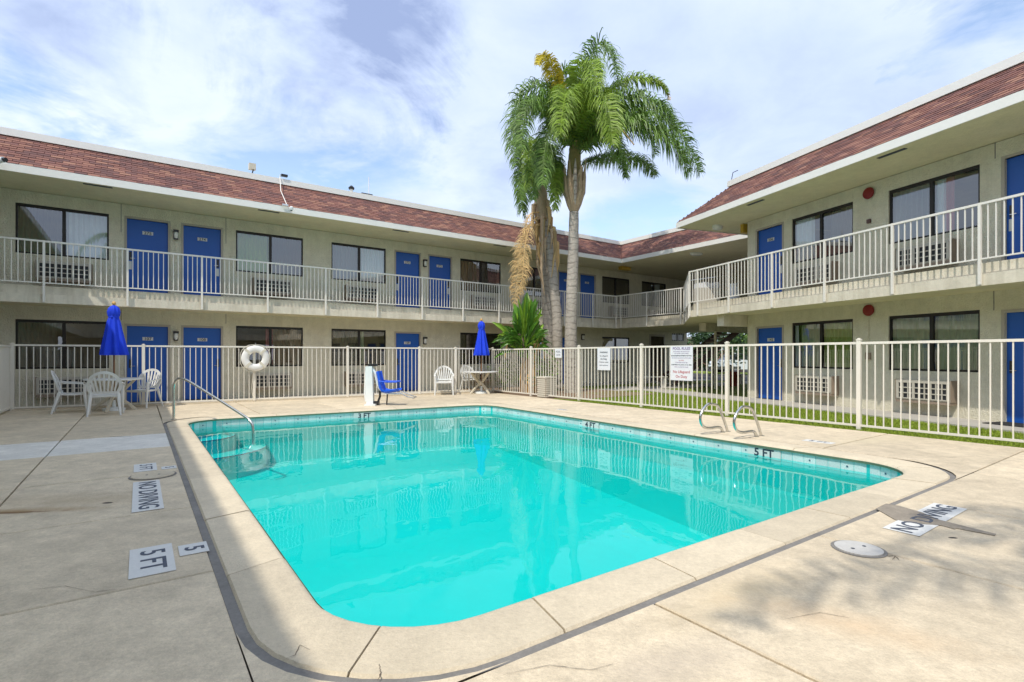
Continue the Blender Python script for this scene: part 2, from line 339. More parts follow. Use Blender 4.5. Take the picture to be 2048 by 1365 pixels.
def text(body, size, c, xd, yd, m, parent, name='lettering', sx=1.0, align='CENTER', bold=0.0):
    cu = bpy.data.curves.new(name, 'FONT'); cu.body = body; cu.size = size; cu.align_x = align; cu.align_y = 'CENTER'; cu.extrude = 0.0006; cu.offset = bold
    cu.materials.append(MT[m]); cu.resolution_u = 3; tmp = bpy.data.objects.new(name, cu); me = bpy.data.meshes.new_from_object(tmp); bpy.data.objects.remove(tmp); o = bpy.data.objects.new(name, me); COL.objects.link(o)
    xd = Vec(xd).normalized(); yd = Vec(yd).normalized(); zd = xd.cross(yd)
    mt_ = Matrix((xd, yd, zd)).transposed().to_4x4(); o.rotation_euler = mt_.to_euler(); o.scale = (sx, 1, 1)
    if parent: o.parent = parent; o.location = Vec(c) - wloc(parent)
    else: o.location = c
    return o
class Fr:   # a wall frame: a to the viewer's right along the wall, b out of the wall towards the court
    def __init__(s, o, ax, out): s.o = Vec(o); s.ax = Vec(ax).normalized(); s.out = Vec(out).normalized(); s.ang = atan2(s.ax.y, s.ax.x)
    def __call__(s, a, b, z): return s.o + s.ax * a + s.out * b + Vec((0, 0, z))
    def box(s, mb, a0, a1, b0, b1, z0, z1):
        return mb.obox(s((a0 + a1) / 2, (b0 + b1) / 2, (z0 + z1) / 2), s.ax * ((a1 - a0) / 2), s.out * ((b1 - b0) / 2), Vec((0, 0, (z1 - z0) / 2)))
dR = Vec((-0.3304, 0.9438, 0)).normalized(); nR = Vec((0.9438, 0.3304, 0)).normalized()
LW = Fr(W(0, 17.3), uvdir(1, 0), uvdir(0, -1))          # far (left) wing
RW = Fr(nR * 11.93, -dR, -nR)                            # right wing, a = -s
WW = Fr(W(-4.2, 0), uvdir(0, 1), uvdir(1, 0))            # wing beyond the left edge of the picture, a = V
Z2 = 2.9; ZS = 2.49; ZE = 5.30; ZT = 6.40
# ------------------------------------------------------------------ ground
MB().quad((-400, -300, -1.75), (400, -300, -1.75), (400, 900, -1.75), (-400, 900, -1.75)).build('ground', 'earth', kind='structure')
def sheet(name, m, uvs, z, zb=-1.7):
    mb = MB(); mb.prism([W(*q) for q in uvs], zb, z); return mb.build(name, m, kind='structure')
# pool outline
PI_ = [(0.73, 2.15), (7.12, 2.05), (7.42, 11.5), (0.73, 12.05)]
PO_ = [(0.405, 1.80), (7.47, 1.70), (7.78, 11.87), (0.405, 12.42)]
def fillet(c, r, n=9):
    out = []; arcs = []
    for i in range(4):
        p = Vec((*c[i], 0)); a = Vec((*c[i - 1], 0)) - p; b = Vec((*c[(i + 1) % 4], 0)) - p; a.normalize(); b.normalize()
        th = a.angle(b); t = r / math.tan(th / 2); cen = p + (a + b).normalized() * (r / sin(th / 2))
        s0 = p + a * t - cen; s1 = p + b * t - cen; a0 = atan2(s0.y, s0.x); a1 = atan2(s1.y, s1.x)
        da = (a1 - a0 + pi) % (2 * pi) - pi
        arc = [(cen.x + r * cos(a0 + da * k / n), cen.y + r * sin(a0 + da * k / n)) for k in range(n + 1)]
        out += arc; arcs.append(arc)
    return out, arcs
inner, _ = fillet(PI_, 0.62); outer, oarcs = fillet(PO_, 0.86)
outj, jarcs = fillet([(0.355, 1.752), (7.518, 1.652), (7.832, 11.917), (0.355, 12.468)], 0.90)
# sub-base below the deck (shows in the joints), cut out for the pool
DU0, DU1, DV0, DV1 = -2.9, 9.80, -6.0, 16.6
mb = MB(); zb = -0.06
o4 = [(DU0, DV0), (DU1, DV0), (DU1, DV1), (DU0, DV1)]
for i in range(4):
    arc = jarcs[i]; nx = jarcs[(i + 1) % 4]
    for k in range(len(arc) - 1): mb.add([W(*o4[i], zb), W(*arc[k], zb), W(*arc[k + 1], zb)], ((0, 1, 2),))
    mb.quad(W(*o4[i], zb), W(*arc[-1], zb), W(*nx[0], zb), W(*o4[(i + 1) % 4], zb))
mb.build('deck_base', 'joint_fill', kind='structure')
# grey mastic ring round the coping
mb = MB(); n = len(outer)
for i in range(n):
    j = (i + 1) % n; a, b, c, d = W(*outer[i], -0.012), W(*outer[j], -0.012), W(*outj[j], -0.012), W(*outj[i], -0.012); mb.quad(a, d, c, b)
mb.build('expansion_joint', 'joint_mastic', kind='structure')
# deck slabs
deck = bpy.data.objects.new('pool_deck', None); COL.objects.link(deck); deck['kind'] = 'structure'; deck.location = W(0, 0)
def slab(pts, jit=True):
    c = Vec((sum(p[0] for p in pts) / len(pts), sum(p[1] for p in pts) / len(pts), 0)); q = []
    g = 0.0085
    n_ = len(pts); ins = []
    for i in range(n_):
        p = Vec((*pts[i], 0)); a = (Vec((*pts[i - 1], 0)) - p); b = (Vec((*pts[(i + 1) % n_], 0)) - p)
        d1 = a.normalized(); d2 = b.normalized(); nn = (c - p); k1 = Vec((-d1.y, d1.x, 0)); k1 *= 1 if k1.dot(nn) > 0 else -1
        k2 = Vec((-d2.y, d2.x, 0)); k2 *= 1 if k2.dot(nn) > 0 else -1
        ins.append((p + (k1 + k2) * (g / max(0.6, 1 + k1.dot(k2)) )))
    zt = random.uniform(-0.002, 0.002)
    top = [W(p.x, p.y, zt - 0.006) for p in ins]
    c2 = [p + (c - p).normalized() * 0.009 for p in ins]; tp = [W(p.x, p.y, zt) for p in c2]; bt = [W(p.x, p.y, -0.09) for p in ins]
    mb = MB(); m_ = len(ins)
    mb.add(tp + top + bt, [tuple(range(m_))] + [(i, m_ + i, m_ + (i + 1) % m_, (i + 1) % m_) for i in range(m_)] + [(m_ + i, 2 * m_ + i, 2 * m_ + (i + 1) % m_, m_ + (i + 1) % m_) for i in range(m_)])
    return mb.build('concrete_slab', 'deck_pale' if (c.x < 0.36 and 8.62 < c.y < 10.15) else 'deck_concrete', deck)
xl = [DU0, -0.95, 0.36]; vl = [DV0, -3.3, -1.6, 0.1, 1.76, 3.47, 5.05, 6.72, 8.62, 10.15, 11.9, 13.6, 15.2, DV1]
for i in range(2):
    for j in range(len(vl) - 1): slab([(xl[i], vl[j]), (xl[i + 1], vl[j]), (xl[i + 1], vl[j + 1]), (xl[i], vl[j + 1])])
un = [0.36, 2.12, 3.85, 5.5, 7.25, 8.6, DU1]; vn = [DV0, -3.3, -1.6, 0.1]
for i in range(6):
    for j in range(3): slab([(un[i], vn[j]), (un[i + 1], vn[j]), (un[i + 1], vn[j + 1]), (un[i], vn[j + 1])])
def jl(u_): return 1.755 + (u_ - 0.36) * (1.655 - 1.755) / (7.515 - 0.36)
nb = [0.36, 2.12, 3.85, 5.5, 7.25]
for i in range(4):
    slab([(nb[i], 0.1), (nb[i + 1], 0.1), (nb[i + 1], jl(nb[i + 1])), (nb[i], jl(nb[i]))])
slab([(7.25, 0.1), (DU1, 0.1), (DU1, 1.64), (7.515, 1.655), (7.25, jl(7.25))])
def jr(v_): return 7.515 + (v_ - 1.655) * (7.83 - 7.515) / (11.915 - 1.655)
vr = [1.655, 3.28, 5.0, 6.7, 8.4, 10.15, 11.915]
for i in range(6): slab([(jr(vr[i]), vr[i] if i else 1.655), (DU1, vr[i] if i else 1.64), (DU1, vr[i + 1]), (jr(vr[i + 1]), vr[i + 1])])
def jf(u_): return 12.465 + (u_ - 0.36) * (11.915 - 12.465) / (7.83 - 0.36)
uf = [0.36, 2.12, 3.85, 5.5, 7.83, DU1]
for i in range(5):
    a, b = uf[i], uf[i + 1]; ya = jf(a) if a <= 7.83 else 11.915; yb = jf(b) if b <= 7.83 else 11.915
    slab([(a, ya), (b, yb), (b, 14.3), (a, 14.3)]); slab([(a, 14.3), (b, 14.3), (b, DV1), (a, DV1)])
for i in range(4):   # corner infill between tangent joints and the rounded coping
    cr = [(0.36, 1.755), (7.515, 1.655), (7.83, 11.915), (0.36, 12.465)][i]
    arc = [(q[0], q[1]) for q in jarcs[i]]
    pts = [W(*cr, 0)] + [W(*q, 0) for q in arc]
    mb = MB(); mb.add(pts, [(0, k + 1, k + 2) if False else (0, k + 2, k + 1) for k in range(len(arc) - 1)])
    for v_ in range(len(mb.v)): pass
    mb.f = [f_[::-1] for f_ in mb.f]
    mb.build('concrete_slab', 'deck_concrete', deck)
# pool: coping, walls, floor, water
pool = bpy.data.objects.new('swimming_pool', None); COL.objects.link(pool); pool['kind'] = 'structure'; pool.location = W(4, 7, 0)
def ringpt(c, t): i = int(t) % len(c); f_ = t - int(t); a = c[i]; b = c[(i + 1) % len(c)]; return (a[0] + (b[0] - a[0]) * f_, a[1] + (b[1] - a[1]) * f_)
# split coping by explicit stations on each straight and one or two per arc; both outlines share vertex count
nA = 10
def station(side, f_):   # side 0..3 = straight after arc side
    i = side * nA + nA - 1; return i + f_
cuts = []
for sd_, fs in ((0, [0.06, 0.24, 0.42, 0.60, 0.78, 0.95]), (1, [0.10, 0.29, 0.47, 0.65, 0.83]), (2, [0.1, 0.34, 0.58, 0.82]), (3, [0.07, 0.25, 0.43, 0.60, 0.78, 0.92])):
    cuts += [station(sd_, q) for q in fs]
cuts += [4.6, 14.5, 24.5, 34.5]
cuts = sorted(cuts)
for k in range(len(cuts)):
    a = cuts[k]; b = cuts[(k + 1) % len(cuts)]; b = b + 40 if b <= a else b
    g = 0.004
    ts = [a] + [float(q) for q in range(int(a) + 1, int(math.ceil(b)))] + [b]
    mb = MB(); zt = random.uniform(-0.002, 0.003); rows = []
    for q_i, t in enumerate(ts):
        t_ = t % 40; pi0 = Vec((*ringpt(inner, t_), 0)); po0 = Vec((*ringpt(outer, t_), 0)); dd = (po0 - pi0).normalized()
        sh = Vec((-dd.y, dd.x, 0)) * (0.005 if q_i == 0 else (-0.005 if q_i == len(ts) - 1 else 0))
        prof = [(po0 - dd * 0.0, -0.07), (po0, zt - 0.012), (po0 - dd * 0.012, zt), (pi0 + dd * 0.03, zt + 0.004), (pi0 + dd * 0.004, zt - 0.004), (pi0 - dd * 0.012, zt - 0.024), (pi0 - dd * 0.006, -0.05), (pi0 + dd * 0.02, -0.06)]
        prof = [(p - sh * -1, z) for p, z in prof]
        rows.append([W(p.x, p.y, z) for p, z in prof])
    m_ = 8; vs = [p for r_ in rows for p in r_]; fs = []
    for i in range(len(rows) - 1):
        for j in range(m_ - 1): fs.append((i * m_ + j, i * m_ + j + 1, (i + 1) * m_ + j + 1, (i + 1) * m_ + j))
    fs.append(tuple(range(m_))[::-1]); fs.append(tuple((len(rows) - 1) * m_ + j for j in range(m_)))
    mb.add(vs, fs); mb.build('coping_stone', 'coping_concrete', pool, smooth=True)
WZ = -0.165
def offs(c, d):  # move outline outward by d
    n_ = len(c); o = []
    for i in range(n_):
        p = Vec((*c[i], 0)); t = Vec((*c[(i + 1) % n_], 0)) - Vec((*c[i - 1], 0)); t.normalize(); o.append((p.x + t.y * d, p.y - t.x * d))
    return o
wall_o = offs(inner, 0.012)
def floorz(V): return -1.0 - 0.65 * min(1, max(0, (11.5 - V) / 8.0))
mb = MB(); n = len(wall_o); bot = offs(inner, -0.12)
for i in range(n):
    j = (i + 1) % n; a, b = wall_o[i], wall_o[j]; c, d = bot[j], bot[i]
    mb.quad(W(*a, -0.05), W(*b, -0.05), W(*b, -0.6), W(*a, -0.6)); mb.quad(W(*a, -0.6), W(*b, -0.6), W(*c, floorz(c[1])), W(*d, floorz(d[1])))
cc = (4.0, 7.0)
ring2 = [(cc[0] + (p[0] - cc[0]) * 0.5, cc[1] + (p[1] - cc[1]) * 0.5) for p in bot]
for i in range(n):
    j = (i + 1) % n
    mb.quad(W(*bot[i], floorz(bot[i][1])), W(*bot[j], floorz(bot[j][1])), W(*ring2[j], floorz(ring2[j][1])), W(*ring2[i], floorz(ring2[i][1])))
    mb.add([W(*ring2[i], floorz(ring2[i][1])), W(*ring2[j], floorz(ring2[j][1])), W(*cc, floorz(7))], ((0, 1, 2),))
mb.build('pool_basin', 'pool_plaster', pool)
# quarter-round steps in the far left corner
for k, (r, z) in enumerate(((1.25, -0.62), (0.75, -0.36))):
    c0 = (0.742, 12.03); pts = [W(*c0)] + [W(c0[0] + r * 1.15 * cos(-pi / 2 + t * pi / 2 / 14), c0[1] - 0.0 + r * sin(-pi / 2 + t * pi / 2 / 14)) for t in range(15)]
    MB().prism(pts, -1.3, z).build('step', 'pool_plaster', pool)
    ed = [p + Vec((0, 0, 0)) for p in pts[1:]]
    MB().tube([Vec((p.x, p.y, z + 0.002)) for p in ed], 0.010, 6).build('step_edge', 'tile_dot', pool)
wsurf = offs(inner, 0.010)
mb = MB(); mb.poly([W(*p, WZ) for p in wsurf]); 
wt = mb.build('water', 'water', None, kind='structure')
mb = MB(); li = offs(inner, 0.0); lo_ = offs(inner, -0.016); n = len(li)
for i in range(n):
    j = (i + 1) % n; mb.quad(W(*lo_[i], -0.022), W(*lo_[j], -0.022), W(*lo_[j], -0.05), W(*lo_[i], -0.05))
mb.build('lip_shadow_grout', 'lip_shade_green', pool)  # grout ring with the shade line below the lip painted in
# waterline tiles
tm = MB().obox((0, 0, 0), Vec((0.072, 0, 0)), Vec((0, 0.004, 0)), Vec((0, 0, 0.072))); tme = tm.mesh('waterline_tile', 'pool_tile')
dm = MB().obox((0, 0, 0), Vec((0.010, 0, 0)), Vec((0, 0.005, 0)), Vec((0, 0, 0.010))); dme = dm.mesh('tile_dot', 'tile_dot')
per = []; L = 0; n = len(wall_o)
for i in range(n):
    a = Vec((*wall_o[i], 0)); b = Vec((*wall_o[(i + 1) % n], 0)); per.append((a, b, L)); L += (b - a).length
cnt = int(L / 0.15); st = L / cnt
ntile = 0
for k in range(cnt):
    s_ = (k + 0.5) * st
    for a, b, l0 in per:
        ln = (b - a).length
        if l0 <= s_ < l0 + ln:
            p = a + (b - a) * ((s_ - l0) / ln); w0 = W(p.x, p.y, -0.122); dw = uvdir((b - a).x, (b - a).y).normalized()
            inst('waterline_tile', tme, pool, w0, (0, 0, atan2(dw.y, dw.x)))
            if k % 3 == 0: inst('tile_dot', dme, pool, w0 + Vec((0, 0, 0.0)) + Vec((-dw.y, dw.x, 0)) * 0.004, (0, 0, atan2(dw.y, dw.x)))
            break
def bandtext(x, y, body, V=None, U=None):
    # ray to the wall plane at that column
    d = Vec(((x - CX) / F, 1, 0)); du, dv = toUV(d)
    t = (V / dv) if V is not None else (U / du)
    p = d * t; p.z = -0.125
    if V is not None: xd = uvdir(1, -0.08); nrm = uvdir(0, -1)
    else: xd = uvdir(-0.035, -1); nrm = uvdir(-1, 0)
    p += nrm * 0.022
    pl = MB().obox(p - nrm * 0.003, xd.normalized() * 0.24, nrm * 0.001, Vec((0, 0, 0.068))).build('depth_plate', 'plate_white', pool)
    text(body, 0.15, p, xd, (0, 0, 1), 'ink', pool, 'depth_marking', sx=1.05, bold=0.004)
bandtext(728, 829, '3 FT', V=11.97 - 0.0 * 4 - 0.24)
bandtext(1182, 850, '4 FT', U=7.298)
bandtext(1529, 905, '5 FT', U=7.20)
# deck marks
Y1 = uvdir(1, 0); X1 = uvdir(0, -1)
def pad(u0, u1, v0, v1, label, txt, size, up='u', tx='pad_ink', sx=1.0, mb_=0.0):
    c = W((u0 + u1) / 2, (v0 + v1) / 2, 0.0065)
    r = thing('depth_sign', label, 'deck marking', c)
    MB().prism([W(u0, v0), W(u1, v0), W(u1, v1), W(u0, v1)], 0.003, 0.006).build('sign_tile', 'pad_white', r)
    if up == 'u': text(txt, size, c + Vec((0, 0, 0.0012)), uvdir(0, -1), uvdir(1, 0), tx, r, 'lettering', sx=sx, bold=mb_)
    else: text(txt, size, c + Vec((0, 0, 0.0012)), uvdir(1, 0), uvdir(0, 1), tx, r, 'lettering', sx=sx, bold=mb_)
    return r
pad(-0.05, 0.175, 3.60, 4.135, 'white square pad reading 5 FT on the grey deck left of the pool', '5 FT', 0.185, sx=1.1, mb_=0.002)
pad(0.205, 0.365, 3.83, 4.04, 'small white pad with a single 5 beside the grey joint', '5', 0.15, sx=1.1, mb_=0.003)
pad(-0.05, 0.165, 5.12, 6.33, 'long white pad reading NO DIVING in the shade left of the pool', 'NO DIVING', 0.20, sx=1.06, mb_=0.002)
pad(-0.05, 0.16, 6.88, 7.36, 'white pad reading 5 FT beyond the round lid on the left deck', '5 FT', 0.17, sx=1.05)
pad(0.20, 0.34, 6.88, 7.04, 'small faded pad with a 5 near the joint beyond the round lid', '5', 0.12)
pad(4.38, 5.48, 1.28, 1.50, 'white pad reading NO DIVING on the sunny deck at right', 'NO DIVING', 0.185, up='v', sx=1.1, mb_=0.002)
pad(7.95, 8.12, 3.35, 3.75, 'pale pad lying between the pool ladder and the right fence', '5 FT', 0.14)
pad(7.93, 8.05, 9.0, 9.3, 'faint pale pad at the far right edge of the pool', '4 FT', 0.12)
for (x, y, rr, lab) in ((1717, 1099, 0.135, 'round white skimmer lid set in the sunlit deck by the long joint'), (306, 952, 0.19, 'round beige skimmer lid set in the shaded deck left of the pool')):
    c = G(x, y); r = thing('skimmer_lid', lab, 'skimmer lid', c + Vec((0, 0, 0.004)))
    MB().lathe([(rr + 0.02, -0.002), (rr + 0.02, 0.001), (rr + 0.004, 0.001)], c + Vec((0, 0, 0.004)), 28).build('ring', 'joint_mastic', r)
    MB().lathe([(rr, 0.0), (rr, 0.007), (rr - 0.01, 0.009)], c + Vec((0, 0, 0.004)), 28).build('lid', 'lid_white' if x > 1000 else 'coping_concrete', r)
    for k in (-1, 1):
        MB().lathe([(0.012, 0.0095), (0.012, 0.0105)], c + Vec((0.05 * k, 0.02 * k, 0.004)), 8).build('finger_hole', 'ink', r)
mb = MB(); pp = [G(*q) for q in ((1752, 1019), (1772, 1009), (1800, 1014), (1845, 1027), (1880, 1042), (1992, 1070), (1990, 1073), (1885, 1053), (1835, 1050), (1790, 1041))]
mb.prism(pp, 0.0025, 0.0068); mb.prism([G(*q) for q in ((1838, 1036), (1912, 1058), (1910, 1060), (1836, 1040))], 0.0025, 0.0062)
mb.build('deck_streak', 'streak_grey', None, label='dark grey streak running from the coping across the NO DIVING pad', category='tar patch')  # thin flat grey-brown streak laid on the slabs
def crack(pts, w_):
    P = [G(*q, 0.0035) for q in pts]; Q = smooth_pts(P); vs = []; fs = []
    for i, p in enumerate(Q):
        d = (Q[min(i + 1, len(Q) - 1)] - Q[max(i - 1, 0)]).normalized(); sd2 = Vec((-d.y, d.x, 0)) * w_ * random.uniform(0.3, 1.0) * (1 - abs(2 * i / (len(Q) - 1) - 1) ** 3 * 0.8); j = Vec((random.uniform(-1, 1), random.uniform(-1, 1), 0)) * w_ * 0.8
        vs += [p - sd2 + j, p + sd2 + j]
    fs = [(2 * i, 2 * i + 1, 2 * i + 3, 2 * i + 2) for i in range(len(Q) - 1)]; MB().add(vs, fs).build('crack', 'joint_fill', deck)
def smooth_pts(P):
    out = []
    for i in range(len(P) - 1):
        for k in range(6): out.append(P[i].lerp(P[i + 1], k / 6))
    return out + [P[-1]]
crack([(758, 1328), (762, 1345), (756, 1362)], 0.003); crack([(1768, 1104), (1775, 1112), (1790, 1112), (1800, 1122)], 0.004); crack([(1785, 1120), (1790, 1112)], 0.003)
crack([(300, 868), (250, 874), (200, 872)], 0.006); crack([(620, 1300), (600, 1290), (590, 1310), (570, 1318)], 0.002)
crack([(1000, 1350), (1100, 1330), (1180, 1340), (1240, 1325)], 0.0018); crack([(1560, 1240), (1640, 1225), (1700, 1236)], 0.0018)
crack([(60, 1180), (130, 1172), (190, 1184), (240, 1178)], 0.002); crack([(1840, 905), (1900, 915), (1960, 912)], 0.004)
# lawn, paths
sheet('lawn', 'lawn', [(9.80, -6), (30, -6), (30, 16.2), (10.05, 16.2), (9.8, 15.9)], -0.03)
def prR(c0, c1, s0, s1, z): return [nR * c0 + dR * s0 + Vec((0, 0, z)), nR * c0 + dR * s1 + Vec((0, 0, z)), nR * c1 + dR * s1 + Vec((0, 0, z)), nR * c1 + dR * s0 + Vec((0, 0, z))]
mb = MB()
swk = bpy.data.objects.new('right_sidewalk', None); COL.objects.link(swk); swk['kind'] = 'structure'; swk.location = nR * 11.2
for k in range(15):
    q = prR(10.78, 11.93, -4 + k * 1.5 + 0.006, -4 + (k + 1) * 1.5 - 0.006, 0); MB().prism(q, -0.2, 0.005).build('pavement_slab', 'walk_concrete', swk)
sheet('far_walkway', 'walk_concrete', [(-4.2, 16.35), (9.8, 16.35), (9.8, 17.3), (-4.2, 17.3)], 0.0)
sheet('planting_bed', 'soil', [(9.80, 11.2), (14.0, 11.2), (14.0, 17.3), (9.80, 17.3)], -0.005)
sheet('cross_path', 'walk_concrete', [(14.0, 12.9), (24.5, 12.9), (24.5, 14.1), (14.0, 14.1)], 0.0)
sheet('passage_floor', 'walk_concrete', [(14.0, 16.2), (24.5, 16.2), (24.5, 17.3), (14.0, 17.3)], 0.0)
sheet('parking_lot', 'asphalt', [(24.5, -20), (80, -20), (80, 70), (24.5, 70)], -0.02)
sheet('verge', 'lawn', [(33, -20), (36, -20), (36, 60), (33, 60)], 0.06)
# grass blades
def blades(name, n_, area, h0, h1, m='grass_blade', z=-0.03):
    mb = MB(); vs = []; fs = []
    for i in range(n_):
        U, V = area(); p = W(U, V, z); a = random.uniform(0, 2 * pi); h_ = random.uniform(h0, h1); w_ = random.uniform(0.004, 0.009)
        dx, dy = cos(a) * w_, sin(a) * w_; lx, ly = random.uniform(-0.03, 0.03), random.uniform(-0.03, 0.03); k = len(vs)
        vs += [(p.x - dx, p.y - dy, z), (p.x + dx, p.y + dy, z), (p.x + lx, p.y + ly, z + h_)]; fs.append((k, k + 1, k + 2))
    mb.v = vs; mb.f = fs; return mb.build(name, m, None, kind='stuff', label='short green lawn grass behind the pool fence', category='grass')
def a_lawn():
    while True:
        U = random.uniform(9.82, 15.5); V = random.uniform(-0.5, 13.0); p = W(U, V)
        if p.dot(nR) < 10.74 and not (V > 11.2 and U < 12.0): return U, V
blades('lawn_grass', 60000, a_lawn, 0.02, 0.05)
blades('edge_grass', 9000, lambda: (random.gauss(9.86, 0.05), random.uniform(-1, 11.6)), 0.03, 0.07)
# pebbles / bare dirt line under the far fence
# ------------------------------------------------------------------ motel building
motel = thing('motel_building', 'two storey beige stucco motel with red shingled mansard roof and blue doors', 'building', W(10, 17.3, 0))
NAMES_Z = (0, Z2)
def wall(fr, a0, a1, z0, z1, ops, name='wall', m='stucco', depth=0.10):
    xs = sorted({a0, a1, *[o[0] for o in ops], *[o[1] for o in ops]}); zs = sorted({z0, z1, *[o[2] for o in ops], *[o[3] for o in ops]})
    mb = MB()
    for i in range(len(xs) - 1):
        for j in range(len(zs) - 1):
            cx_, cz = (xs[i] + xs[i + 1]) / 2, (zs[j] + zs[j + 1]) / 2
            if any(o[0] < cx_ < o[1] and o[2] < cz < o[3] for o in ops): continue
            mb.quad(fr(xs[i], 0, zs[j]), fr(xs[i + 1], 0, zs[j]), fr(xs[i + 1], 0, zs[j + 1]), fr(xs[i], 0, zs[j + 1]))
    for o in ops:
        a, b, c, d = o[:4]; D = -depth
        mb.quad(fr(a, 0, c), fr(a, 0, d), fr(a, D, d), fr(a, D, c)); mb.quad(fr(b, 0, c), fr(b, D, c), fr(b, D, d), fr(b, 0, d))
        mb.quad(fr(a, 0, d), fr(b, 0, d), fr(b, D, d), fr(a, D, d)); mb.quad(fr(a, 0, c), fr(a, D, c), fr(b, D, c), fr(b, 0, c))
    return mb.build(name, m, motel)
def curtain(fr, a0, a1, z0, z1, m, par, b=-0.115, fold=0.11, amp=0.028):
    mb = MB(); n_ = max(6, int((a1 - a0) / fold * 6)); ph = random.uniform(0, 6)
    top = []; bot = []
    for i in range(n_ + 1):
        a = a0 + (a1 - a0) * i / n_; w_ = sin((a - a0) / fold * 2 * pi + ph + 0.8 * sin(a * 5)) * amp
        top.append(fr(a, b + w_ * 0.6, z1)); bot.append(fr(a, b + w_ * 1.2, z0))
    mb.add(top + bot, [(i, i + 1, n_ + 2 + i, n_ + 1 + i) for i in range(n_)]); return mb.build('curtain', m, par, smooth=True)
def window(fr, a0, a1, z0, z1, cur, label=None, split=0.5, bars=False):
    """cur: list of (f0, f1, curtain colour) over the width"""
    mb = MB(); t = 0.04; b0, b1 = -0.085, -0.03
    fr.box(mb, a0, a1, b0, b1, z1 - 0.07, z1); fr.box(mb, a0, a1, b0, b1, z0, z0 + t); fr.box(mb, a0, a0 + t, b0, b1, z0 + t, z1 - 0.07); fr.box(mb, a1 - t, a1, b0, b1, z0 + t, z1 - 0.07)
    am = a0 + (a1 - a0) * split; fr.box(mb, am - 0.035, am + 0.035, b0 - 0.0, b1 + 0.012, z0 + t, z1 - 0.07)
    w = mb.build('window', 'bronze', motel)
    if label: w['label'] = label
    for (p0, p1, b) in ((a0 + t, am - 0.035, -0.055), (am + 0.035, a1 - t, -0.045)):
        MB().quad(fr(p0, b, z0 + t), fr(p1, b, z0 + t), fr(p1, b, z1 - 0.07), fr(p0, b, z1 - 0.07)).build('pane', 'window_glass', w)
    for f0, f1, cm in cur: curtain(fr, a0 + (a1 - a0) * f0, a0 + (a1 - a0) * f1, z0 - 0.02, z1 + 0.02, 'curtain_' + cm, w)
    if bars:
        for k in range(6):
            mb = MB(); a = a0 + (k + 1) * (a1 - a0) / 7; fr.box(mb, a - 0.01, a + 0.01, -0.02, 0.0, z0, z1); mb.build('bar', 'rail_paint', w)
    return w
def door(fr, a0, a1, z0, z1, num, hinge='l', handle=True):
    mb = MB(); fr.box(mb, a0, a1, -0.10, -0.055, z0 + 0.01, z1); d = mb.build('door', 'door_blue', motel)
    mb = MB(); t = 0.055
    fr.box(mb, a0 - t, a0, -0.095, 0.012, z0, z1 + t); fr.box(mb, a1, a1 + t, -0.095, 0.012, z0, z1 + t); fr.box(mb, a0, a1, -0.095, 0.012, z1, z1 + t); mb.build('frame', 'door_trim', d)
    mb = MB(); fr.box(mb, a0, a1, -0.06, 0.03, z0 - 0.0, z0 + 0.018); mb.build('threshold', 'dark_metal', d)
    if num:
        ac = (a0 + a1) / 2; zc = z0 + (z1 - z0) * 0.835; mb = MB(); fr.box(mb, ac - 0.12, ac + 0.12, -0.055, -0.049, zc - 0.045, zc + 0.045); mb.build('number_plate', 'plate_white', d)
        text(num, 0.105, fr(ac, -0.0475, zc - 0.004), fr.ax, (0, 0, 1), 'ink', d, 'number', bold=0.002, sx=1.1)
    hx = a0 + 0.075 if hinge == 'r' else a1 - 0.075
    if handle:
        mb = MB(); fr.box(mb, hx - 0.03, hx + 0.03, -0.055, -0.043, z0 + 0.93, z0 + 1.16); mb.build('lock_plate', 'black_plastic', d)
        mb = MB(); s_ = 1 if hinge == 'r' else -1; mb.tube([fr(hx, -0.043, z0 + 0.98), fr(hx, -0.0, z0 + 0.98), fr(hx + 0.10 * s_, 0.0, z0 + 0.98)], 0.010, 6); mb.build('handle', 'steel', d)
        if z0 > 1:
            mb = MB(); fr.box(mb, hx - 0.04, hx + 0.03, -0.050, -0.046, z0 + 0.68, z0 + 0.90); mb.build('door_hanger', 'plate_white', d)
    return d
def aircon(fr, ac, z0, w=1.06, h_=0.42, dep=0.24):
    mb = MB(); fr.box(mb, ac - w / 2, ac + w / 2, 0.0, dep, z0, z0 + h_); o = mb.build('air_conditioner', 'ac_case', motel)
    mb = MB(); fr.box(mb, ac + w / 2, ac + w / 2 + 0.012, 0.0, dep + 0.01, z0 - 0.01, z0 + h_ + 0.01); fr.box(mb, ac - w / 2 - 0.012, ac - w / 2, 0.0, dep + 0.01, z0 - 0.01, z0 + h_ + 0.01)
    fr.box(mb, ac - w / 2, ac + w / 2, 0.0, dep + 0.004, z0 - 0.06, z0 - 0.001); mb.build('sleeve', 'ac_brown', o)
    mb = MB(); fr.box(mb, ac - w / 2 + 0.04, ac + w / 2 - 0.04, dep, dep + 0.004, z0 + 0.03, z0 + h_ - 0.05); mb.build('recess', 'ac_dark', o)
    mb = MB(); n_ = 9
    for k in range(n_ + 1):
        a = ac - w / 2 + 0.04 + (w - 0.08) * k / n_; ww = 0.012 if k % 3 else 0.026
        fr.box(mb, a - ww, a + ww, dep + 0.004, dep + 0.018, z0 + 0.03, z0 + h_ - 0.05)
    for k in range(4):
        z = z0 + 0.03 + (h_ - 0.08) * k / 3; fr.box(mb, ac - w / 2 + 0.03, ac + w / 2 - 0.03, dep + 0.006, dep + 0.02, z - 0.011, z + 0.011)
    mb.build('grille', 'ac_case', o); return o
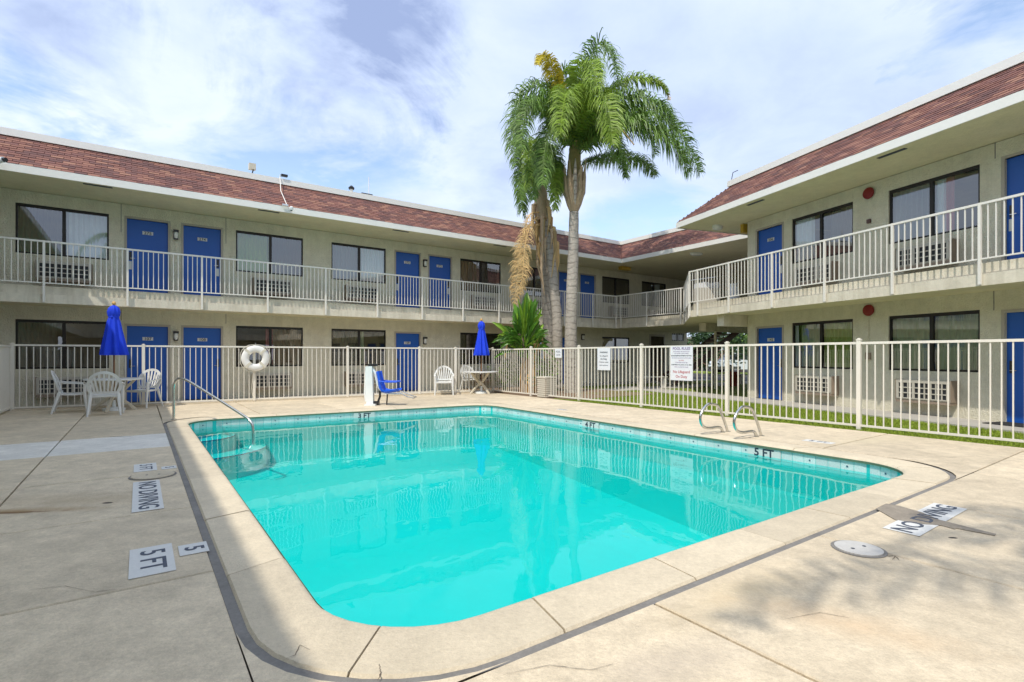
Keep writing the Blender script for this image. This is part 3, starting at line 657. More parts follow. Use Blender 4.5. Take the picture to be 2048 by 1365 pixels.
def lamp(fr, a, z):
    mb = MB(); fr.box(mb, a - 0.055, a + 0.055, 0, 0.035, z - 0.11, z + 0.13); fr.box(mb, a - 0.065, a + 0.065, 0.035, 0.13, z + 0.08, z + 0.14); fr.box(mb, a - 0.05, a + 0.05, 0.035, 0.12, z - 0.125, z - 0.10); o = mb.build('wall_lamp', 'black_plastic', motel)
    MB().lathe([(0.035, -0.095), (0.05, -0.03), (0.05, 0.05), (0.04, 0.08)], fr(a, 0.08, z), 12).build('lamp_shade', 'lamp_glass', o, smooth=True)
DH = 2.06; WZ0, WZ1 = 0.93, 2.15; WZ2, WZ3 = 3.77, 4.99; DT2 = 4.94; D2B = Z2 + 0.02
win_a = [(-2.45, -0.65), (2.33, 4.23), (5.12, 6.99), (9.97, 11.85), (12.68, 14.5), (17.59, 19.46), (20.36, 22.25)]
up_doors = [(-0.27, 0.65, '275'), (1.01, 1.94, '274'), (7.36, 8.27, '273'), (8.66, 9.56, '272'), (14.93, 15.85, '271'), (16.2, 17.12, '270')]
lo_doors = [(-0.27, 0.65, '107'), (1.01, 1.94, '108'), (7.36, 8.27, '109'), (14.93, 15.85, '111')]
ops = [(a, b, WZ2, WZ3) for a, b in win_a] + [(a, b, WZ0, WZ1) for a, b in win_a[:6]] + [(a, b, Z2, DT2) for a, b, _ in up_doors] + [(a, b, 0.0, DH) for a, b, _ in lo_doors]
extra_lo = (21.02, 22.05, 0.0, 2.25); barred = (22.75, 23.75, 2.05, 2.45)
wall(LW, -4.2, 24.0, 0.0, ZE, ops + [extra_lo, barred], 'wall')
curU = [[(0.0, 0.5, 'dark'), (0.52, 1.0, 'sheer')], [(0, 0.5, 'green'), (0.5, 1.0, 'dark')], [(0, 0.5, 'grey'), (0.5, 1.0, 'sheer')], [(0, 0.52, 'tan'), (0.55, 1, 'dark')], [(0, 1, 'dark')], [(0, 1.0, 'dark')], [(0.0, 0.45, 'dark'), (0.5, 0.8, 'sheer')]]
for (a, b), c in zip(win_a, curU): window(LW, a, b, WZ2, WZ3, c)
curL = [[(0.0, 0.42, 'dark')], [(0.44, 0.56, 'rose'), (0.54, 1, 'tan')], [(0, 0.5, 'dark'), (0.52, 0.6, 'sage')], [(0, 0.15, 'dark')], [(0.0, 0.4, 'dark')], [(0.06, 0.46, 'cream'), (0.52, 0.96, 'cream')]]
for i, ((a, b), c) in enumerate(zip(win_a, curL)): window(LW, a, b, WZ0, WZ1, c)
window(LW, *barred, [], bars=True)
for a, b, nm in up_doors: door(LW, a, b, Z2, DT2, nm, 'r' if nm in ('275', '273', '271') else 'l')
for a, b, nm in lo_doors: door(LW, a, b, 0.0, DH, nm, 'r' if nm in ('107', '109', '111') else 'l')
mb = MB(); LW.box(mb, 20.92, 21.02, -0.1, 0.02, 0, 2.35); LW.box(mb, 22.05, 22.15, -0.1, 0.02, 0, 2.35); LW.box(mb, 21.02, 22.05, -0.1, 0.02, 2.25, 2.35); mb.build('doorway_frame', 'door_trim', motel)
for i, (a, b) in enumerate(win_a): aircon(LW, (a + b) / 2 + 0.03, 3.17)
for i, (a, b) in enumerate(win_a[:5]): aircon(LW, (a + b) / 2 + 0.03, 0.30)
for a in (0.83, 8.46): lamp(LW, a, 4.62); lamp(LW, a, 1.80)
lamp(LW, 16.3, 2.1)
for z0_, z1_ in ((0, ZS), (Z2, ZE)):   # control joints in the stucco
    mb = MB(); LW.box(mb, -0.40, -0.385, -0.001, 0.003, z1_ - 0.75 if z0_ else 2.2, z1_); LW.box(mb, 2.06, 2.075, -0.001, 0.003, z1_ - 0.75 if z0_ else 2.2, z1_); mb.build('stucco_joint', 'joint_mastic', motel)
# right wing wall (a = -s)
r_win = [(-10.9, -9.14), (-8.29, -6.54), (-3.4, -1.6), (-0.8, 1.0)]
r_door = [(-12.12, -11.22, '206', '142'), (-6.14, -5.22, '207', '143'), (-4.8, -3.9, '208', '144')]
ops = []
for a, b in r_win: ops += [(a, b, WZ2, WZ3), (a, b, WZ0, WZ1)]
for a, b, _, _2 in r_door: ops += [(a, b, Z2, DT2), (a, b, 0, DH)]
wall(RW, -12.50, 6.0, 0.0, ZE, ops, 'wall')
rc_u = [[(0.0, 0.35, 'sheer'), (0.62, 1.0, 'dark')], [(0.0, 0.46, 'grey'), (0.5, 0.64, 'sheer'), (0.62, 0.72, 'rose')], [(0, 1, 'sheer')], [(0, 1, 'dark')]]
rc_l = [[(0.0, 0.06, 'sheer'), (0.12, 0.44, 'sage'), (0.5, 1.0, 'green')], [(0.0, 0.5, 'sage'), (0.5, 1.0, 'sage')], [(0, 1, 'sage')], [(0, 1, 'dark')]]
for (a, b), cu_, cl_ in zip(r_win, rc_u, rc_l): window(RW, a, b, WZ2, WZ3, cu_); window(RW, a, b, WZ0, WZ1, cl_)
for a, b in r_win: aircon(RW, (a + b) / 2 - 0.02, 3.17); aircon(RW, (a + b) / 2 - 0.02, 0.32)
for a, b, n2_, n1_ in r_door: door(RW, a, b, Z2, DT2, n2_, 'l' if a < -10 else 'r'); door(RW, a, b, 0, DH, n1_, 'l' if a < -10 else 'r')
# end wall of the right wing
EW = Fr(nR * 11.93 + dR * 12.5, nR * -1, dR)
mb = MB(); mb.quad(nR * 11.93 + dR * 12.5, nR * 20 + dR * 12.5, nR * 20 + dR * 12.5 + Vec((0, 0, ZE)), nR * 11.93 + dR * 12.5 + Vec((0, 0, ZE))); mb.build('end_wall', 'stucco', motel)
mb = MB(); RW.box(mb, -6.30, -6.285, -0.001, 0.003, 5.0, ZE); RW.box(mb, -6.32, -6.305, -0.001, 0.003, 2.12, ZS); mb.build('stucco_joint', 'joint_mastic', motel)
# west wing (mostly beyond the left edge): casts the long shade over the left deck
wall(WW, -9.0, 17.3, 0.0, ZE, [], 'wall')
SW = Fr(W(0, -11.5), uvdir(-1, 0), uvdir(0, 1))  # unseen wing behind the camera, added to darken the lower window reflections
wall(SW, -16, 4.2, 0.0, ZE, [(-14, -12.1, WZ0, WZ1), (-9, -7.1, WZ0, WZ1), (-3, -1.1, WZ0, WZ1)], 'wall')
mb = MB(); SW.box(mb, -17, 4.2, -0.2, 1.3, ZE, ZE + 0.17); mb.build('eave_fascia', 'fascia_white', motel)
mb = MB(); mb.quad(SW(-17, 1.3, ZE + 0.17), SW(4.2, 1.3, ZE + 0.17), SW(4.2, 0.2, ZT), SW(-17, 0.2, ZT)); mb.quad(SW(-17, 0.2, ZT), SW(4.2, 0.2, ZT), SW(4.2, -5, ZT), SW(-17, -5, ZT)); mb.build('roof_sheathing', 'shingle_under', motel)
mb = MB(); SW.box(mb, -17, 4.2, -0.2, 1.1, ZS, Z2); mb.build('balcony_edge', 'slab_paint', motel)
# back walls / closures
mb = MB()
for (p, q) in ((W(-4.2, 25), W(24, 25)), (W(24, 17.3), W(24, 25)), (W(-11, -9), W(-11, 25)), (W(-4.2, -9), W(-11, -9)), (nR * 20 + dR * 12.5, nR * 20 - dR * 6), (nR * 11.93 - dR * 6, nR * 20 - dR * 6)):
    mb.quad(p, q, q + Vec((0, 0, ZE)), p + Vec((0, 0, ZE)))
mb.build('back_wall', 'stucco', motel)
# interior party walls so rooms are dark
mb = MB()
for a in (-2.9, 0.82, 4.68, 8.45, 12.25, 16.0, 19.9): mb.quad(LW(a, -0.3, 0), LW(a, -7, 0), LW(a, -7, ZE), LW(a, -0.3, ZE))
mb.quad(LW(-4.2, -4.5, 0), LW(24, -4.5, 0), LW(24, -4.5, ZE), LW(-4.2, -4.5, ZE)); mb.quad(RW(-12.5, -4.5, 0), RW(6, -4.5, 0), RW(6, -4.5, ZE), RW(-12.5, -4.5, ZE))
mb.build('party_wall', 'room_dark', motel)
# second floor slab; edge path in world xy
EL = [W(-2.95, -9), W(-2.95, 16.28), W(17.42, 16.28), W(17.42, 12.72), nR * 10.86 + dR * 13.80, nR * 10.86 - dR * 6]
mbf = MB(); mbs = MB(); mbe = MB()
def strip(mb, path, z0, z1, inset=0.0, flip=False):
    P = shift(path, inset)
    for i in range(len(P) - 1):
        a, b = P[i], P[i + 1]; mb.quad(Vec((a.x, a.y, z0)), Vec((b.x, b.y, z0)), Vec((b.x, b.y, z1)), Vec((a.x, a.y, z1)))
def shift(path, d):   # move the polyline away from the court by d (court lies to the right of travel ... W wing, far wing, right wing)
    out = []
    for i, p in enumerate(path):
        ns = []
        for (a, b) in ((path[i - 1], p) if i else (None, None), (p, path[i + 1]) if i < len(path) - 1 else (None, None)):
            if a is None: continue
            t = (b - a); t.z = 0; t.normalize(); ns.append(Vec((-t.y, t.x, 0)))
        if len(ns) == 1: out.append(p + ns[0] * d)
        else:
            m_ = ns[0] + ns[1]; m_ = m_ / max(0.3, (1 + ns[0].dot(ns[1]))); out.append(p + m_ * d)
    return out
strip(mbe, EL, ZS, ZS + 0.21); strip(mbe, EL, ZS + 0.21, ZS + 0.21)
P0 = shift(EL, 0); P1 = shift(EL, 0.10)
for i in range(len(EL) - 1):
    a, b, c, d = P0[i], P0[i + 1], P1[i + 1], P1[i]; z = ZS + 0.21
    mbe.quad(Vec((a.x, a.y, z)), Vec((b.x, b.y, z)), Vec((c.x, c.y, z)), Vec((d.x, d.y, z)))
strip(mbe, EL, ZS + 0.21, Z2, 0.10)
mbe.build('balcony_edge', 'slab_paint', motel)
def plate(polys, z, m, name, up=True):
    mb = MB()
    for P in polys: mb.poly([Vec((p.x, p.y, z)) for p in P])
    return mb.build(name, m, motel)
Q = EL
polys = [[W(-2.95, -9), W(-2.95, 16.28), W(-4.2, 17.3), W(-11, 17.3), W(-11, -9)], [W(-11, 17.3), W(-4.2, 17.3), W(-2.95, 16.28), W(17.42, 16.28), W(24, 16.28), W(24, 25), W(-11, 25)],
         [W(17.42, 16.28), W(17.42, 12.72), W(24, 12.72), W(24, 16.28)], [W(17.42, 12.72), Q[4], nR * 20 + dR * 13.8, W(26.5, 9.5), W(24, 12.72)], [Q[4], Q[5], nR * 20 - dR * 6, nR * 20 + dR * 13.8]]
plate(polys, ZS, 'soffit_paint', 'balcony_soffit'); 
polys2 = [[W(-3.05, -9), W(-3.05, 16.38), W(-11, 16.38), W(-11, -9)], [W(-11, 16.38), W(-3.05, 16.38), W(17.52, 16.38), W(24, 16.38), W(24, 25), W(-11, 25)], [W(17.52, 16.38), W(17.52, 12.76), W(24, 12.76), W(24, 16.38)], [W(17.52, 12.76), P1[4], nR * 20 + dR * 13.7, W(26.5, 9.5), W(24, 12.76)], [P1[4], P1[5], nR * 20 - dR * 6, nR * 20 + dR * 13.7]]
plate(polys2, Z2, 'walk_concrete', 'balcony_floor')
# roof: eave path, soffit, fascia, shingle faces, cap
EV = [W(-2.62, -9), W(-2.62, 15.64), W(17.05, 15.60), W(16.85, 9.62), nR * 10.37 + dR * 13.86, nR * 10.37 - dR * 6]
# valley where the bridge eave meets the end eave of the right wing
e4 = EV[4]; tdir = nR; 
# intersection of end-eave line (e4 + nR t) with bridge eave line
A0, A1 = W(17.05, 15.60), W(16.88, 8.5); 
def isec(p, d, q, e_):
    den = d.x * e_.y - d.y * e_.x; t = ((q.x - p.x) * e_.y - (q.y - p.y) * e_.x) / den; return p + d * t
EV[3] = isec(A0, (A1 - A0), e4, tdir)
FB = ZE; FT = ZE + 0.17
R0 = shift(EV, 0); RT = shift(EV, 1.15); RT2 = shift(EV, 1.12)
mb = MB(); strip(mb, EV, FB, FT, 0); 
Ri = shift(EV, 0.03)
for i in range(len(EV) - 1):
    for z in (FB, FT):
        a, b, c, d = R0[i], R0[i + 1], Ri[i + 1], Ri[i]; mb.quad(*[Vec((p.x, p.y, z)) for p in (a, b, c, d)])
mb.build('eave_fascia', 'fascia_white', motel)
Rs = shift(EV, 0.03)
sof = [[Rs[0], Rs[1], W(-4.2, 17.3), W(-11, 17.3), W(-11, -9)], [W(-11, 17.3), W(-4.2, 17.3), Rs[1], Rs[2], W(24, 15.6), W(24, 25), W(-11, 25)], [Rs[2], Rs[3], W(26.5, 8.0), W(26.5, 15.6)], [Rs[3], Rs[4], Rs[5], nR * 20 - dR * 6, nR * 20 + dR * 12]]
plate(sof, ZE + 0.012, 'soffit_paint', 'roof_soffit')
TT = shift(EV, 1.12); TO = shift(EV, 1.06)
mb = MB(); strip(mb, EV, ZT, ZT + 0.17, 1.06)
for i in range(len(EV) - 1):
    a, b, c, d = TO[i], TO[i + 1], RT[i + 1], RT[i]
    for z in (ZT, ZT + 0.17): mb.quad(*[Vec((p.x, p.y, z)) for p in (a, b, c, d)])
strip(mb, EV, ZT, ZT + 0.17, 1.15)
mb.build('roof_cap', 'fascia_white', motel)
# set-back upper parapet seen as a pale band behind the cap on the far wing
mb = MB()
for i in (1,):
    pa = shift(EV, 1.9); a, b = pa[1], pa[2]; a2 = a; b2 = b
    mb.quad(Vec((a.x, a.y, ZT)), Vec((b.x, b.y, ZT)), Vec((b.x, b.y, ZT + 0.30)), Vec((a.x, a.y, ZT + 0.30)))
    pb = shift(EV, 1.95); c, d = pb[2], pb[1]
    mb.quad(Vec((a.x, a.y, ZT + .30)), Vec((b.x, b.y, ZT + .30)), Vec((c.x, c.y, ZT + 0.30)), Vec((d.x, d.y, ZT + 0.30)))
mb.build('parapet', 'fascia_white', motel)
rp = [[RT[0], RT[1], W(-11, 17.3), W(-11, -9)], [W(-11, 17.3), RT[1], RT[2], W(24, 16), W(24, 25), W(-11, 25)], [RT[2], RT[3], W(26, 8.5), W(26, 16)], [RT[3], RT[4], RT[5], nR * 20 - dR * 6, nR * 20 + dR * 12]]
plate(rp, ZT + 0.02, 'roof_flat', 'roof_deck')
mb = MB(); B0 = shift(EV, 0.01); B1 = shift(EV, 1.13)
for i in range(len(EV) - 1):
    a, b, c, d = B0[i], B0[i + 1], B1[i + 1], B1[i]
    mb.quad(Vec((a.x, a.y, FT + 0.0)), Vec((b.x, b.y, FT)), Vec((c.x, c.y, ZT - 0.0)), Vec((d.x, d.y, ZT)))
under = mb.build('roof_sheathing', 'shingle_under', motel)
# shingle tabs
sl = hypot(1.12, ZT - FT); nrow = 13; cand = []
tw, th = 0.235, sl / nrow
camv = Vec((0, 0, EYE))
for i in range(len(EV) - 1):
    a, b = B0[i], B0[i + 1]; c, d = B1[i + 1], B1[i]; t = (b - a).normalized(); nrm = Vec((-t.y, t.x, 0)); Ls = (b - a).length
    sa = (d - a).dot(t); sb = (c - a).dot(t)
    upv = (nrm * 1.12 + Vec((0, 0, ZT - FT))).normalized()
    face = t.cross(upv); 
    if face.dot(-nrm) < 0: face = -face
    for r in range(nrow):
        f0, f1 = (r) / nrow, (r + 1) / nrow; fm = (f0 + f1) / 2
        lo = sa * fm; hi = Ls + (sb - Ls) * fm
        x = lo + random.uniform(-0.25, 0); odd = 0.1175 if r % 2 else 0
        k0 = int((lo - odd) / tw) - 1; k = k0
        while True:
            x0 = k * tw + odd + 0.006; x1 = x0 + tw - 0.012; k += 1
            if x0 > hi: break
            x0c, x1c = max(x0, lo), min(x1, hi)
            if x1c - x0c < 0.04: continue
            cen = a + t * ((x0c + x1c) / 2) + upv * (sl * fm); cen.z += FT
            cand.append((cen, t, upv, face, x1c - x0c, atan2(t.y, t.x)))
def vis(c):
    p = c[0]
    if p.y < 1: return -1
    x = CX + F * p.x / p.y; y = HOR - F * (p.z - EYE) / p.y
    if not (-10 < x < 2060 and -10 < y < 1370): return -1
    to = (camv - p); return abs(c[3].dot(to.normalized())) / to.length_squared
cand.sort(key=vis, reverse=True)
def tab(mb, c, w, hh, t, upv, face):
    th2 = 0.014 + random.uniform(-0.003, 0.006); d0 = upv * (-hh / 2 - 0.004 + random.uniform(-0.006, 0.004)); d1 = upv * (hh / 2 + 0.01)
    A, B_, C_, D_ = c + d0 - t * w / 2 + face * th2, c + d0 + t * w / 2 + face * th2, c + d1 + t * w / 2 + face * 0.004, c + d1 - t * w / 2 + face * 0.004
    E1, F1 = A - face * th2, B_ - face * th2; G1, H1 = D_ - face * 0.003, C_ - face * 0.003
    mb.add([A, B_, C_, D_, E1, F1, H1, G1], ((0, 1, 2, 3), (4, 5, 1, 0), (5, 6, 2, 1), (7, 4, 0, 3)))
rest = MB(); cnt = 0; shm = {}
bx_ = {}
for c in cand:
    v_ = vis(c); cen, t, upv, face, w_, ang = c
    if v_ < 0 and cen.y < 1 and False: continue
    if cnt < 290 and v_ > 0 and w_ > 0.2:
        key = (round(t.x, 2), round(t.y, 2), random.randrange(4))
        if key not in shm:
            mb = MB(); tab(mb, Vec((0, 0, 0)), w_, th, t, upv, face); shm[key] = mb.mesh('shingle', 'shingle')
        inst('shingle', shm[key], motel, cen); cnt += 1
    else: tab(rest, cen, w_, th, t, upv, face)
o = rest.build('shingles', 'shingle', motel, kind='stuff')
# soffit vents (dark slots) and fittings
def slot(p, d, L, w, m='ink', name='soffit_vent', z=ZE + 0.006):
    p = Vec((p.x, p.y, z)); d = d.normalized(); mb = MB(); mb.obox(p, d * L / 2, Vec((-d.y, d.x, 0)) * w / 2, Vec((0, 0, 0.004))); return mb.build(name, m, motel)
for U in (-5, -0.8, 2.95, 6.9, 10.8): slot(W(U, 15.82), uvdir(1, 0), 0.55, 0.09)
for s_ in (10.85, 7.32, 3.8): slot(nR * 10.62 + dR * s_, dR, 0.55, 0.09)
def ceil_light(p, ang=0.0, L=0.28):
    d = Vec((cos(ang), sin(ang), 0)); e_ = Vec((-d.y, d.x, 0)); prof = [(1.0, ZE + 0.01), (1.0, ZE - 0.03), (0.85, ZE - 0.075), (0.45, ZE - 0.095)]; vs = []; n_ = 20
    for r, z in prof:
        for k in range(n_): a = 2 * pi * k / n_; q = p + d * (r * L * cos(a)) + e_ * (r * L * 0.55 * sin(a)); vs.append((q.x, q.y, z))
    fs = [(j * n_ + k, j * n_ + (k + 1) % n_, (j + 1) * n_ + (k + 1) % n_, (j + 1) * n_ + k) for j in range(3) for k in range(n_)] + [tuple(3 * n_ + k for k in range(n_))]
    MB().add(vs, fs).build('ceiling_light', 'lamp_glass', motel, smooth=True)
ceil_light(nR * 11.46 + dR * 13.25, 1.0); ceil_light(W(17.84, 12.43), 0.3)
mb = MB(); mb.obox(nR * 12.1 + dR * 12.75 + Vec((0, 0, ZE - 0.13)), nR * 0.15, dR * 0.06, Vec((0, 0, 0.13))); mb.build('emergency_light', 'yellow_paint', motel)
mb = MB(); mb.obox(W(17.9, 16.2, ZE - 0.08), uvdir(0.3, 0), uvdir(0, 0.1), Vec((0, 0, 0.07))); mb.build('emergency_light', 'yellow_paint', motel)
# alarm bells and boxes on the right wing
for z in (5.06, 2.32):
    c = RW(-8.73, 0.0, z); mb = MB(); n_ = 20; ax, up = RW.ax, Vec((0, 0, 1)); vs = []
    for r, b in ((0.05, 0), (0.05, 0.03), (0.135, 0.03), (0.13, 0.055), (0.09, 0.075), (0.03, 0.082)):
        for k in range(n_): a = 2 * pi * k / n_; vs.append(c + ax * r * cos(a) + up * r * sin(a) + RW.out * b)
    mb.add(vs, [(j * n_ + k, j * n_ + (k + 1) % n_, (j + 1) * n_ + (k + 1) % n_, (j + 1) * n_ + k) for j in range(5) for k in range(n_)] + [tuple(5 * n_ + k for k in range(n_))])
    mb.build('alarm_bell', 'bell_red', motel, smooth=True)
mb = MB(); RW.box(mb, -8.77, -8.69, 0, 0.05, 4.36, 4.45); mb.build('junction_box', 'brown_box', motel)
mb = MB(); RW.box(mb, -8.80, -8.69, 0, 0.05, 1.17, 1.33); mb.build('outlet_box', 'ac_brown', motel)
mb = MB(); mb.tube([RW(-8.74, 0.02, 1.33), RW(-8.74, 0.02, 2.2)], 0.009, 6); mb.build('conduit', 'stucco', motel)
mb = MB(); c = Vec(G(2033, 858)); mb.prism([RW(-6.2, 0.02, 0), RW(-5.1, 0.02, 0), RW(-5.1, 0.55, 0), RW(-6.2, 0.55, 0)], 0.006, 0.02)
mb.build('door_mat', 'rubber', None, label='black mat in front of the blue door at the right edge', category='door mat')
# ---- bridge: beams, posts, stair, side walls upstairs
def beam(p, q, w, z0, z1, name='beam', m='slab_paint'):
    d = (q - p).normalized(); mb = MB(); mb.obox(Vec(((p.x + q.x) / 2, (p.y + q.y) / 2, (z0 + z1) / 2)), d * (q - p).length / 2, Vec((-d.y, d.x, 0)) * w / 2, Vec((0, 0, (z1 - z0) / 2))); return mb.build(name, m, motel)
pA = AT(1441, 640, 15.6); pB = AT(1405, 655, 19.5)
beam(Vec((pA.x, pA.y, 0)), Vec((pA.x, pA.y, 0)) + nR * 8, 0.28, ZS - 0.34, ZS - 0.003)
beam(Vec((pB.x, pB.y, 0)), Vec((pB.x, pB.y, 0)) + uvdir(1, 0) * 7, 0.28, ZS - 0.30, ZS - 0.003)

mb = MB(); mb.tube([Vec((pB.x + .6, pB.y + .3, 0)), Vec((pB.x + .6, pB.y + .3, ZS - 0.3))], 0.05, 8); mb.build('column', 'slab_paint', motel)
# stair under the walkway
st0 = AT(1462, 700, 22.0); st0.z = 0
for k in range(14):
    p = st0 + nR * (k * 0.26 - 1.0) * -1 + dR * 1.2; mb = MB(); mb.obox(p + Vec((0, 0, ZS - 0.1 - k * 0.178)), nR * 0.14, dR * 0.5, Vec((0, 0, 0.03))); 
    mb.build('stair_tread', 'walk_concrete', motel)
for sgn in (-0.55, 0.55):
    a = st0 + nR * 1.0 + dR * (1.2 + sgn); b = st0 - nR * (13 * 0.26 - 1.0) + dR * (1.2 + sgn); mb = MB(); mb.bar(a + Vec((0, 0, ZS - 0.12)), b + Vec((0, 0, 0.12)), 0.05, 0.24); mb.build('stair_stringer', 'brown_box', motel)
# upstairs side wall of the passage
mb = MB(); mb.quad(W(24, 17.3, Z2), W(24, 15.15, Z2), W(24, 15.15, ZE), W(24, 17.3, ZE)); mb.quad(W(26, 15.1, Z2), W(26, 8.0, Z2), W(26, 8.0, ZE), W(26, 15.1, ZE)); mb.quad(W(24, 15.15, Z2), W(26, 15.1, Z2), W(26, 15.1, ZE), W(24, 15.15, ZE))
mb.build('passage_wall', 'stucco', motel)
mb = MB(); mb.obox(W(23.9, 15.0, (Z2 + ZE) / 2), uvdir(0.15, 0), uvdir(0, 0.15), Vec((0, 0, (ZE - Z2) / 2))); mb.build('column', 'stucco', motel)
# railings
bal = MB().obox((0, 0, 0), Vec((0.009, 0, 0)), Vec((0, 0.009, 0)), Vec((0, 0, 0.48))).mesh('baluster', 'rail_paint')
pst = MB().obox((0, 0, 0), Vec((0.022, 0, 0)), Vec((0, 0.022, 0)), Vec((0, 0, 0.72))).mesh('post', 'rail_paint')
def railing(p, q, posts, sp, label, out):
    d = (q - p); L_ = d.length; d.normalize(); ang = atan2(d.y, d.x)
    mb = MB(); mb.bar(p + Vec((0, 0, 3.93)), q + Vec((0, 0, 3.93)), 0.045, 0.04); mb.bar(p + Vec((0, 0, 2.96)), q + Vec((0, 0, 2.96)), 0.03, 0.025)
    r = mb.build('balcony_railing', 'rail_paint', motel); r['label'] = label
    for s_ in posts: inst('post', pst, r, p + d * s_ + out * 0.012 + Vec((0, 0, 3.93 - 0.70)), (0, 0, ang))
    k = 0; x = posts[0] if posts else 0
    ps = sorted(posts) + [L_]; prev = ps[0]
    allp = ([0.0] if ps[0] > 0.05 else []) + ps
    for i in range(len(allp) - 1):
        a, b = allp[i], allp[i + 1]; n_ = max(1, round((b - a) / sp))
        for k in range(1, n_):
            inst('baluster', bal, r, p + d * (a + (b - a) * k / n_) + Vec((0, 0, 3.445)), (0, 0, ang))
    return r
o_ = 0.03
railing(W(-2.92, 16.28 - o_), W(17.40, 16.28 - o_), [U + 2.92 for U in (-1.81, -0.24, 1.37, 3.0, 4.63, 6.27, 7.86, 9.47, 11.04, 12.67, 14.3, 15.93, 17.38)], 0.107, 'white balcony railing along the far wing', uvdir(0, -1))
railing(W(17.42 - o_, 16.25), W(17.42 - o_, 12.72), [0.3, 1.75, 3.45], 0.107, 'white railing of the bridge walkway', uvdir(-1, 0))
railing(W(17.40, 12.68), nR * 10.86 + dR * 13.83, [0.02, 1.7, 3.38], 0.115, 'short railing turning from bridge to right wing', uvdir(-0.6, -0.7))
railing(nR * (10.86 - o_) + dR * 13.80, nR * (10.86 - o_) + dR * 0.0, [0.03, 13.8 - 13.39, 13.8 - 12.05, 13.8 - 10.5, 13.8 - 8.98, 13.8 - 7.44, 13.8 - 5.93, 13.8 - 4.42, 13.8 - 2.9], 0.118, 'white balcony railing along the right wing', -nR)
railing(W(-2.95 + o_, 8.0), W(-2.95 + o_, 16.2), [0.1, 1.7, 3.3, 4.9, 6.5, 8.1], 0.12, 'balcony railing of the wing left of the picture', uvdir(1, 0))
# ------------------------------------------------------------------ things on the roof
def roofp(x, y, Y): return AT(x, y, Y)
topL = TO[1] - TO[0]
# floodlight
Yr = 17.2
p = isec(TO[1], TO[2] - TO[1], Vec((0, 0, 0)), Vec(((505 - CX) / F, 1, 0))) + uvdir(0, 0.06); r = thing('floodlight', 'boxy cream floodlight standing on the far roof edge', 'floodlight', Vec((p.x, p.y, ZT + 0.17)))
mb = MB(); mb.obox(Vec((p.x, p.y, ZT + 0.37)), uvdir(0.09, 0), uvdir(0, 0.08), Vec((0, 0, 0.085))); mb.build('housing', 'resin_beige', r)
MB().tube([Vec((p.x, p.y, ZT + 0.17)), Vec((p.x + 0.05, p.y, ZT + 0.34))], 0.018, 6).build('bracket', 'dark_metal', r)
# conduit with cameras
def eavept(x):   # point on the far-wing eave below column x
    d = Vec(((x - CX) / F, 1, 0)); du, dv = toUV(d); t = 15.60 / dv; return d * t
pe = eavept(577); pt_ = isec(TO[1], TO[2] - TO[1], Vec((0, 0, 0)), Vec(((560 - CX) / F, 1, 0)))
r = thing('security_camera', 'small white security camera hanging on the far eave below a slanting conduit', 'camera', Vec((pe.x, pe.y, FB)))
MB().tube([pe + uvdir(0, -0.03, FT + 0.03) + Vec((-0.05, 0, 0)), pe + uvdir(-0.1, 0.5, FT + 0.55), Vec((pt_.x, pt_.y, ZT + 0.2)), Vec((pt_.x, pt_.y, ZT + 0.28)) + uvdir(0, 0)], 0.012, 6).build('conduit', 'rail_paint', r)
MB().obox(pe + uvdir(-0.10, -0.04, FT + 0.015), uvdir(0.08, 0), uvdir(0, 0.035), Vec((0, 0, 0.02))).build('mount', 'steel', r)
MB().lathe([(0.03, -0.07), (0.05, -0.04), (0.05, 0.02), (0.03, 0.04)], pe + uvdir(0.06, -0.08, FT - 0.05), 12).build('dome', 'lift_white', r, smooth=True)
MB().lathe([(0.022, -0.085), (0.03, -0.07)], pe + uvdir(0.06, -0.08, FT - 0.05), 10).build('lens', 'black_plastic', r)
MB().obox(Vec((pt_.x, pt_.y, ZT + 0.27)) + uvdir(0.12, 0), uvdir(0.09, 0), uvdir(0, 0.05), Vec((0, 0, 0.03))).build('junction', 'dark_metal', r)
pe = eavept(8); r = thing('security_camera', 'white security camera on the eave at the left edge of the picture', 'camera', Vec((pe.x, pe.y, FB)))
MB().tube([pe + uvdir(-0.1, -0.05, FT - 0.02), pe + uvdir(0.02, -0.16, FT - 0.0)], [0.06, 0.06], 10).build('body', 'lift_white', r); MB().tube([pe + uvdir(0.02, -0.16, FT), pe + uvdir(0.06, -0.2, FT - 0.01)], 0.045, 10).build('lens', 'black_plastic', r)
for (x, h_, lab, kind) in ((707, 0.28, 'small dark roof vent pipe standing on the far roof edge', 'v'), (742, 0.55, 'thin white antenna on the far roof edge beside the vent pipe', 'a')):
    q = isec(TO[1], TO[2] - TO[1], Vec((0, 0, 0)), Vec(((x - CX) / F, 1, 0))) + uvdir(0, 0.2); b = Vec((q.x, q.y, ZT + 0.02)); 
    if kind == 'v':
        r = thing('vent_pipe', lab, 'vent pipe', b); MB().tube([b, b + Vec((0, 0, h_))], 0.05, 10).build('pipe', 'rail_paint', r); MB().lathe([(0.09, h_), (0.10, h_ + 0.05), (0.03, h_ + 0.12)], b, 10).build('cap', 'dark_metal', r)
    else:
        r = thing('antenna', lab, 'antenna', b); MB().tube([b, b + Vec((0, 0, h_ + 0.25))], 0.012, 6).build('mast', 'rail_paint', r); MB().bar(b + uvdir(-0.25, 0, 0.22), b + uvdir(0.12, 0, 0.22), 0.06, 0.03).build('base_plate', 'dark_metal', r)
q = nR * 11.5 + dR * 12.7; b = Vec((q.x, q.y, ZT + 0.17)); r = thing('cable_mast', 'thin dark cable mast at the far end of the right roof', 'mast', b)
MB().tube([b, b + Vec((0.05, 0, 0.25)), b + Vec((0.2, 0, 0.32))], 0.012, 5).build('mast', 'dark_metal', r)
